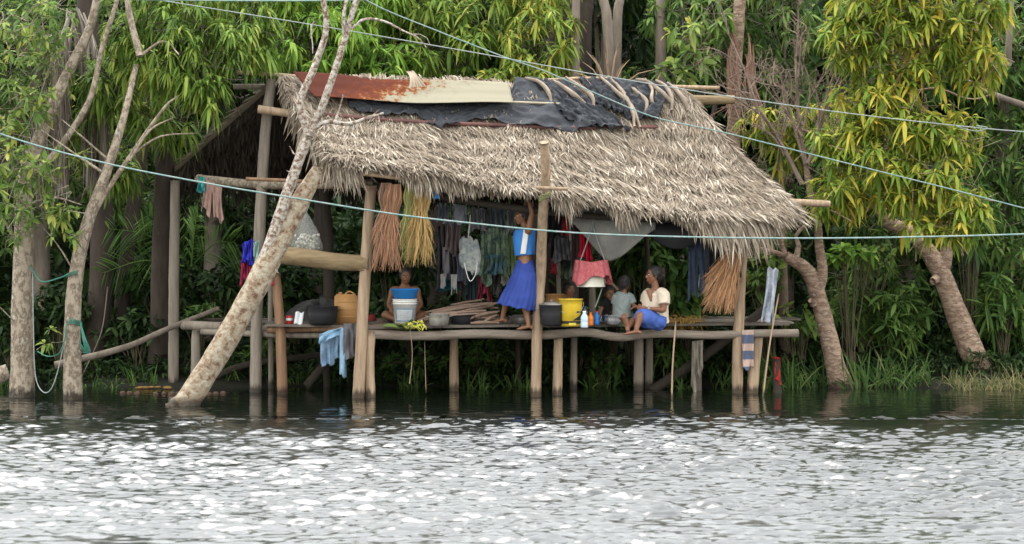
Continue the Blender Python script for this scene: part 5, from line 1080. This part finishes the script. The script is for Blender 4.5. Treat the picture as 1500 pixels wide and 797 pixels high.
# ------------------------------------------------------------------ people
SKIN = mat('skin_brown', (.24, .115, .06), (.20, .09, .045), scale=3, rough=.5, spec=.4); SKIN2 = mat('skin_deep', (.19, .085, .045), (.155, .065, .035), scale=3, rough=.5, spec=.4)
HAIR = mat('black_hair', (.010, .008, .007), (.02, .017, .014), scale=40, rough=.38, stretch=(8, 8, 1), bump=.6, spec=.5)
EYEW = plain('eye_white', (.6, .58, .55), .3); EYEB = plain('eye_dark', (.01, .008, .006), .2); LIP = plain('lips', (.24, .07, .05), .5)
def frame(f, u=(0, 0, 1)):
    f = unit(np.array(f, float)); r = unit(np.cross(f, u)); u = np.cross(r, f); return r, f, u      # right, forward, up
def head(mb, c, f, h, up=(0, 0, 1)):
    r, f, u = frame(f, up); ax = np.array([r, f, u]); k = h/.23; g = lambda x, y, z: c+(r*x+f*y+u*z)*k
    ball(mb, g(0, -.012, .022), np.array([.076, .094, .088])*k, 24, 18, ax=ax); ball(mb, g(0, .018, -.035), np.array([.060, .070, .075])*k, 20, 14, ax=ax); ball(mb, g(0, .052, -.090), np.array([.026, .024, .022])*k, 12, 10, ax=ax)
    tube(mb, [g(0, .082, .020), g(0, .098, -.008), g(0, .106, -.026)], np.array([.009, .012, .015])*k, n=8, seg=6); ball(mb, g(0, .094, -.028), np.array([.020, .014, .010])*k, 10, 8, ax=ax)
    for s in (-1, 1):
        ball(mb, g(s*.077, -.008, -.012), np.array([.008, .018, .030])*k, 10, 8, ax=ax); ball(mb, g(s*.032, .076, .030), np.array([.020, .010, .007])*k, 10, 8, ax=ax); ball(mb, g(s*.040, .058, -.02), np.array([.022, .02, .02])*k, 10, 8, ax=ax)
    ball(mb, g(0, .084, -.058), np.array([.024, .012, .007])*k, 10, 8, ax=ax); ball(mb, g(0, .082, -.070), np.array([.020, .012, .008])*k, 10, 8, ax=ax)
def face(parent, c, f, h, up=(0, 0, 1)):
    r, f, u = frame(f, up); ax = np.array([r, f, u]); k = h/.23; g = lambda x, y, z: c+(r*x+f*y+u*z)*k
    for s in (-1, 1):
        m = MB(); ball(m, g(s*.031, .074, .012), np.array([.014, .012, .0075])*k, 12, 8, ax=ax); ball(m, g(s*.031, .083, .012), np.array([.007, .005, .007])*k, 10, 8, 1, ax=ax); m.build('eye', [EYEW, EYEB], parent)
    m = MB(); ball(m, g(0, .090, -.0585), np.array([.021, .009, .0055])*k, 12, 8, ax=ax); ball(m, g(0, .088, -.070), np.array([.018, .009, .0065])*k, 12, 8, ax=ax); m.build('mouth', LIP, parent)
    m = MB()
    for s in (-1, 1): tube(m, [g(s*.016, .087, .034), g(s*.034, .085, .040), g(s*.052, .070, .034)], .0035*k, n=5, seg=8)
    m.build('eyebrow', HAIR, parent)
def hair(parent, c, f, h, style='bun', up=(0, 0, 1)):
    r, f, u = frame(f, up); ax = np.array([r, f, u]); k = h/.23; g = lambda x, y, z: c+(r*x+f*y+u*z)*k
    m = MB(); ball(m, g(0, -.028, .038), np.array([.088, .098, .088])*k, 24, 16, ax=ax); ball(m, g(0, -.055, -.015), np.array([.074, .058, .070])*k, 20, 14, ax=ax)
    for s in (-1, 1): ball(m, g(s*.068, -.018, .012), np.array([.020, .050, .045])*k, 12, 10, ax=ax)
    if style == 'bun': ball(m, g(0, -.125, -.02), np.array([.045, .040, .045])*k, 14, 10, ax=ax)
    if style == 'long': tube(m, [g(0, -.09, 0), g(0, -.105, -.08), g(0, -.09, -.16)], np.array([.06, .05, .03])*k, n=12, seg=10)
    m = remeshed(m, .007, 3); V = m.v[0]; V += np.sin(V@ax[0]*260)[:, None]*unit(V-c)*.0022
    n = 260; d = unit(rng.normal(0, 1, (n, 3))); d = unit(d@ax); fwd = d@f; d = d[(fwd < .35)]; p = g(0, -.028, .038)+d*.088*k; n = len(p)
    ribbons(m, p, unit(d*.35+np.array([0, 0, -.8])*.5-f*.5+rng.normal(0, .3, (n, 3))), .045, .004, .5)
    m.build('hair', HAIR, parent)
def hand(mb, w, d, nrm, k=1., side=1, curl=.5):
    """palm, four unequal fingers, thumb; d = towards fingers, nrm = palm side"""
    d = unit(np.array(d, float)); nrm = np.array(nrm, float); nrm = unit(nrm-d*np.dot(nrm, d)); s = np.cross(d, nrm)*side; ax = np.array([s, nrm, d])
    ball(mb, w+d*.042*k, np.array([.040, .016, .050])*k, 14, 10, ax=ax)
    for i, (o, L) in enumerate(((.028, .068), (.010, .078), (-.009, .072), (-.027, .056))):
        b = w+d*.075*k+s*o*k; a1 = unit(d+nrm*curl*.35+s*o*3); a2 = unit(d+nrm*curl*1.1); a3 = unit(d*.6+nrm*curl*1.8)
        tube(mb, [b-d*.02*k, b, b+a1*L*.45*k, b+(a1*.45+a2*.33)*L*k, b+(a1*.45+a2*.33+a3*.25)*L*k], np.array([.009, .009, .0085, .008, .006])*k, n=8, seg=12)
    b = w+d*.018*k+s*.030*k; a1 = unit(s*.8+d*.7+nrm*.3); tube(mb, [b-s*.015*k, b+a1*.03*k, b+(a1*.03+unit(d+nrm*.5)*.032)*k], np.array([.013, .011, .008])*k, n=8, seg=8)
def foot(mb, a, d, k=1., up=(0, 0, 1)):
    r, f, u = frame(d, up); ax = np.array([r, f, u]); g = lambda x, y, z: a+(r*x+f*y+u*z)*k
    tube(mb, [g(0, -.045, -.045), g(0, 0, -.035), g(0, .06, -.045), g(0, .125, -.058)], np.array([.026, .034, .037, .036])*k, n=12, seg=12, side=r, flat=.62, caps=True)
    ball(mb, g(0, -.045, -.045), np.array([.030, .028, .028])*k, 12, 10, ax=ax)
    for i, (x, y, q) in enumerate(((-.028, .150, .014), (-.010, .155, .011), (.005, .152, .010), (.018, .145, .0095), (.030, .135, .009))):
        tube(mb, [g(x, .11, -.058), g(x*1.05, y, -.060), g(x*1.08, y+.018, -.064)], np.array([q, q, q*.8])*k, n=8, seg=6)
def person(label, J, hd, hf, hh, k=1., skin=SKIN, group=None, bulk=1., hands=None, feet=None, hairstyle='bun', hup=(0, 0, 1), shoulder_side=(1, 0, 0), curls=.5, flat=.75):
    m = MB(); sh, wa, pe = J['chest'], J['waist'], J['pelvis']; b = bulk*k
    nk = J['neck']
    tube(m, [pe+np.array([0, 0, -.05*k]), pe, wa, (wa+sh)/2, sh, sh+(nk-sh)*.55, nk], np.array([.09, .15, .125, .14, .15, .085, .048])*b, n=22, seg=26, side=shoulder_side, flat=flat)
    tube(m, [nk-(hd-nk)*.3, nk, hd-np.array([0, 0, .02])], np.array([.06, .047, .045])*b, n=14, seg=8)
    head(m, hd, hf, hh, hup)
    for s in ('L', 'R'):
        if 'sh'+s in J:
            a, e, w = J['sh'+s], J['el'+s], J['wr'+s]
            tube(m, [sh+(a-sh)*.4, a, (a+e)/2, e, e+(w-e)*.35, w], np.array([.055, .050, .042, .034, .034, .023])*b, n=14, seg=24)
            dd, nn, sd = (hands or {}).get(s, (w-e, np.array([0, 0, -1.]), 1)); hand(m, w, dd, nn, .95*k, sd, curls)
        if 'hi'+s in J:
            a, e, w = J['hi'+s], J['kn'+s], J['an'+s]
            tube(m, [a+(a-e)*.08, a, (a+e)/2, e, e+(w-e)*.3, e+(w-e)*.65, w], np.array([.085, .088, .070, .050, .053, .038, .031])*b, n=16, seg=30)
            tube(m, [w+(e-w)*.05, w-np.array([0, 0, .02])], .032*b, n=12, seg=4)
            fd, fu = (feet or {}).get(s, (hf, (0, 0, 1))); foot(m, w, fd, 1.0*k, fu)
    o = remeshed(m, .0065 if k > .75 else .0055, 3).build('person', skin, label=label, cat='person', group=group)
    face(o, hd, hf, hh, hup); hair(o, hd, hf, hh, hairstyle, hup); return o
def garment(parent, name, parts, material, voxel=.009, sm=4, folds=0.):
    m = MB()
    for pts, r, side, fl in parts: tube(m, pts, r, n=20, seg=26, side=side, flat=fl)
    m = remeshed(m, voxel, sm)
    if folds: V = m.v[0]; V += (np.sin(V[:, 0]*60+V[:, 2]*25+2*np.sin(V[:, 2]*30))*folds)[:, None]*np.array([.4, -1, .2])
    return m.build(name, material, parent)
# --- the standing girl
Y = 29.95
J = dict(chest=P(770, 340, Y), waist=P(769, 376, Y), pelvis=P(768, 398, Y), neck=P(768, 331, Y), shL=P(774, 338, Y-.15), elL=P(779, 312, Y-.17), wrL=P(773, 287, Y-.14), shR=P(767, 338, Y+.14), elR=P(768, 312, Y+.17), wrR=P(772, 288, Y+.13),
         hiL=P(769, 402, Y-.04), knL=P(768, 441, Y-.05), anL=P(774, 475, 29.86), hiR=P(766, 402, Y+.07), knR=P(744, 434, Y+.14), anR=P(736, 465, Y+.18))
girl = person('person in blue crop top and long blue skirt standing with one arm raised', J, P(764, 317, Y), (-.9, -.42, -.05), .20, .88, SKIN, shoulder_side=(0, 1, 0), flat=.72,
              hands={'L': ((0, 0, 1), (-1, 0, 0), 1), 'R': ((0, 0, 1), (-1, 0, 0), 1)}, feet={'L': ((-1, -.25, 0), (0, 0, 1)), 'R': ((-1, -.1, 0), (0, 0, 1))})
TOPB = plain('crop_top_blue', (.05, .22, .60), .8); SKB = mat('skirt_blue', (.022, .045, .21), (.035, .065, .28), scale=5, rough=.85, bump=.3)
tp = garment(girl, 'crop_top', [([P(769, 374, Y), P(768, 360, Y), P(768, 347, Y), P(770, 338, Y), P(770, 333, Y)], np.array([.125, .135, .14, .125, .07]), (1, 0, 0), 1.06)], TOPB, folds=.002)
m = MB()
def strp(u, v):
    x = 765+u*8+v*2-3*(1-v); y = 372-v*37; a = math.asin(max(-1, min(1, (x-768.5)*Y/F/.14))); r = .125+.02*math.sin(math.pi*min(1, v*1.0)) ; q = P(x, y, Y); q[1] = Y-.153*math.cos(a)*(.95+.05*math.sin(math.pi*v))-.002-.012*math.sin(math.pi*v)+.035*max(0, v-.8)*5*.4; return q
grid(m, strp, 8, 24); m.build('side_stripe', plain('white_stripe', (.75, .75, .75), .8), girl, solid=.004)
def skirt(parent, rings, material, nf=17, amp=.016, seed=1):
    m = MB(); rg = np.array(rings, float); n = 96
    def fn(u, v):
        q = [np.interp(v, np.linspace(0, 1, len(rg)), rg[:, k]) for k in range(6)]; a = u*2*math.pi
        w = 1+amp*(8*v)*(math.sin(nf*a+2*math.sin(2*v+a))*.6+.4*math.sin(7*a+3*v)); c = P(q[0], q[1], q[2])
        return c+np.array([math.cos(a)*q[3]*w, math.sin(a)*q[4]*w, q[5]*math.cos(a)+.008*math.sin(9*a)*v])
    grid(m, fn, n, 36); return m.build('skirt', material, parent, solid=.004)
skirt(girl, [(768.5, 381, Y, .095, .10, 0), (769, 392, Y, .130, .135, 0), (768, 403, Y, .155, .16, 0), (765, 417, Y, .18, .19, -.01), (761, 432, Y, .21, .22, -.025), (758, 444, Y, .222, .23, -.04), (756, 450, Y, .228, .235, -.045)], SKB, amp=.010)
m = MB(); a = P(721, 475, 30.15); 
for q in range(3): tube(m, [a+np.array([-.045+.02*q, -.035, 0]), a+np.array([-.04+.02*q, -.0, .035]), a+np.array([-.045+.02*q, .035, 0])], .010, n=6, seg=10)
box(m, a+np.array([0, 0, -.012]), (.22, .08, .016)); m.build('sandal', plain('tan_sandal', (.5, .42, .3), .8), label='pale sandal under the forward foot of the standing girl', cat='sandal')
# --- the seated woman
Y = 30.0
J = dict(chest=P(960, 433, Y), waist=P(959, 455, Y), pelvis=P(957, 469, Y), neck=P(960, 421, Y), shL=P(971, 432, Y-.15), elL=P(972, 454, Y-.19), wrL=P(948, 452, Y-.24), shR=P(947, 432, Y+.13), elR=P(947, 449, Y+.14), wrR=P(937, 449, Y-.02),
         hiL=P(956, 470, Y-.10), knL=P(938, 462, Y-.34), anL=P(932, 482, 29.60), hiR=P(954, 470, Y+.08), knR=P(934, 466, Y-.12), anR=P(920, 478, 29.62))
w = person('person in a cream blouse and blue skirt seated on the deck edge with crossed feet', J, P(957, 403, Y), (-.93, -.3, -.08), .215, .95, SKIN2, bulk=1.02, flat=.8, curls=.8,
           hands={'L': ((-1, -.02, .05), (0, 1, .2), 1), 'R': ((-1, -.3, -.05), (0, 0, -1), 1)}, feet={'L': ((-1, -.12, 0), (0, 0, 1)), 'R': ((-.22, .12, 1), (.35, .9, .1))})
CRM = plain('cream_blouse', (.62, .52, .40), .85)
garment(w, 'blouse', [([P(960, 474, Y), P(960, 455, Y), P(960, 440, Y), P(960, 431, Y), P(961, 426, Y)], np.array([.175, .165, .172, .165, .10])*.97, (1, 0, 0), .86), ([P(966, 429, Y-.08), P(972, 433, Y-.14), P(973, 446, Y-.18)], np.array([.075, .078, .072]), (1, 0, 0), 1),
                      ([P(952, 429, Y+.06), P(947, 434, Y+.12), P(945, 443, Y+.14)], np.array([.07, .07, .065]), (1, 0, 0), 1)], CRM, folds=.004)
m = MB(); grid(m, lambda u, v: P(951.5+(u-.5)*12*(1-v)+2*v, 424+v*17, Y-.150+.03*(1-v)+.03*abs(u-.5)), 8, 10); m.build('neckline_skin', SKIN2, w, solid=.02)
garment(w, 'skirt', [([P(966, 470, Y), P(955, 468, Y-.10), P(942, 464, Y-.28), P(936, 463, Y-.34)], np.array([.13, .115, .10, .078]), (0, 0, 1), 1), ([P(966, 470, Y+.05), P(955, 469, Y+.05), P(942, 466, Y-.06), P(935, 466, Y-.12)], np.array([.13, .11, .09, .075]), (0, 0, 1), 1), ([P(972, 471, Y-.08), P(955, 472, Y-.12), P(943, 471, Y-.22)], np.array([.075, .085, .075]), (0, 0, 1), 1)], mat('skirt_periwinkle', (.05, .10, .34), (.07, .13, .42), scale=5, rough=.85), folds=.005)
m = MB(); c = P(950, 452, Y-.235); th = np.linspace(0, 2*math.pi, 13); tube(m, [c+np.array([.003*math.sin(a), .029*math.cos(a), .029*math.sin(a)]) for a in th], .0065, n=6, seg=24, caps=False); ball(m, c+np.array([0, -.032, .003]), np.array([.015, .006, .015])); m.build('watch', STEEL, w)
# --- child in grey, back to us
Y = 30.15
J = dict(chest=P(913, 437, Y), waist=P(911, 452, Y), pelvis=P(911, 466, Y), neck=P(914, 427, Y), shL=P(903, 435, Y), elL=P(899, 449, Y+.03), wrL=P(898, 456, Y+.16), shR=P(923, 435, Y), elR=P(928, 447, Y-.03), wrR=P(933, 450, Y-.12),
         hiL=P(906, 469, Y), knL=P(900, 462, Y+.24), anL=P(910, 468, Y+.34), hiR=P(917, 469, Y), knR=P(926, 462, Y+.22), anR=P(914, 468, Y+.36))
c_ = person('small person in a grey shirt seated on the deck with their back to the river', J, P(915, 415, Y), (.35, .93, -.1), .185, .66, SKIN2, hairstyle='short', hands={'R': ((.6, -.4, 0), (0, 1, 0), 1)})
garment(c_, 'shirt', [([P(911, 465, Y), P(911, 452, Y), P(912, 440, Y), P(913, 432, Y), P(914, 429, Y)], np.array([.125, .115, .115, .10, .06]), (1, 0, 0), .82), ([P(918, 433, Y), P(924, 436, Y), P(928, 445, Y-.02)], np.array([.05, .05, .045]), (1, 0, 0), 1), ([P(907, 433, Y), P(902, 436, Y), P(899, 445, Y+.02)], np.array([.05, .05, .045]), (1, 0, 0), 1)], plain('grey_shirt', (.20, .23, .22), .9), folds=.004)
garment(c_, 'shorts', [([P(913, 469, Y), P(920, 468, Y+.06), P(925, 464, Y+.15)], np.array([.085, .072, .06]), (0, 0, 1), 1), ([P(910, 469, Y), P(903, 467, Y+.08), P(901, 464, Y+.17)], np.array([.085, .072, .06]), (0, 0, 1), 1)], mat('camo', (.08, .13, .06), (.2, .24, .14), scale=30, rough=.9))
# --- child in black behind
Y = 30.45
J = dict(chest=P(892, 446, Y), waist=P(894, 458, Y), pelvis=P(896, 468, Y), neck=P(893, 438, Y), shL=P(884, 445, Y-.04), elL=P(880, 456, Y-.10), wrL=P(877, 467, Y-.16), shR=P(902, 445, Y), elR=P(905, 452, Y-.12), wrR=P(898, 442, Y-.16),
         hiL=P(890, 469, Y), knL=P(886, 462, Y+.2), anL=P(892, 468, Y+.32), hiR=P(900, 469, Y), knR=P(908, 462, Y+.2), anR=P(902, 468, Y+.32))
c_ = person('small person in black leaning on one hand beside the steel bowl', J, P(893, 430, Y), (.3, -.9, -.25), .175, .66, SKIN, hairstyle='short', hands={'L': ((-.6, -.6, -.1), (0, 0, -1), 1), 'R': ((0, 0, 1), (0, 1, 0), 1)})
garment(c_, 'shirt', [([P(896, 468, Y), P(894, 457, Y), P(892, 447, Y), P(892, 441, Y), P(893, 439, Y)], np.array([.12, .11, .11, .09, .055]), (1, 0, 0), .82), ([P(888, 443, Y), P(884, 446, Y-.04), P(882, 451, Y-.07)], np.array([.045, .045, .04]), (1, 0, 0), 1), ([P(898, 443, Y), P(902, 446, Y), P(904, 449, Y-.05)], np.array([.045, .045, .04]), (1, 0, 0), 1)], plain('black_shirt', (.012, .012, .014), .85), folds=.003)
# --- toddler behind the yellow bucket
Y = 30.95
J = dict(chest=P(835, 444, Y), waist=P(835, 456, Y), pelvis=P(835, 464, Y), neck=P(835, 435, Y), shL=P(843, 442, Y), elL=P(847, 453, Y-.03), wrL=P(844, 461, Y-.12), shR=P(827, 442, Y), elR=P(823, 453, Y-.03), wrR=P(826, 461, Y-.12), hiL=P(839, 465, Y), knL=P(846, 463, Y-.2), anL=P(838, 468, Y-.3), hiR=P(831, 465, Y), knR=P(824, 463, Y-.2), anR=P(832, 468, Y-.3))
person('toddler with cropped hair peeping over the tall yellow bucket', J, P(835, 425, Y), (.5, -.85, -.15), .175, .6, SKIN, hairstyle='short')
# --- bare shouldered person behind the white bucket
Y = 31.0
J = dict(chest=P(593, 427, Y), waist=P(593, 448, Y), pelvis=P(593, 463, Y+.02), neck=P(593, 416, Y), shL=P(610, 425, Y), elL=P(616, 446, Y-.05), wrL=P(606, 461, Y-.22), shR=P(576, 425, Y), elR=P(570, 446, Y-.05), wrR=P(578, 461, Y-.22), hiL=P(602, 464, Y), knL=P(622, 461, Y-.15), anL=P(606, 468, Y-.30), hiR=P(584, 464, Y), knR=P(564, 461, Y-.15), anR=P(580, 468, Y-.30))
b_ = person('bare shouldered person with dark hair seated behind the white bucket looking down', J, P(594, 404, Y-.03), (.15, -.93, -.32), .21, .95, SKIN, hup=(0, -.3, 1))
garment(b_, 'shorts', [([P(590, 466, Y), P(604, 464, Y-.04), P(614, 462, Y-.1)], np.array([.12, .10, .09]), (0, 0, 1), 1), ([P(596, 466, Y), P(582, 464, Y-.04), P(572, 462, Y-.1)], np.array([.12, .10, .09]), (0, 0, 1), 1)], plain('dark_shorts', (.03, .03, .05), .9))
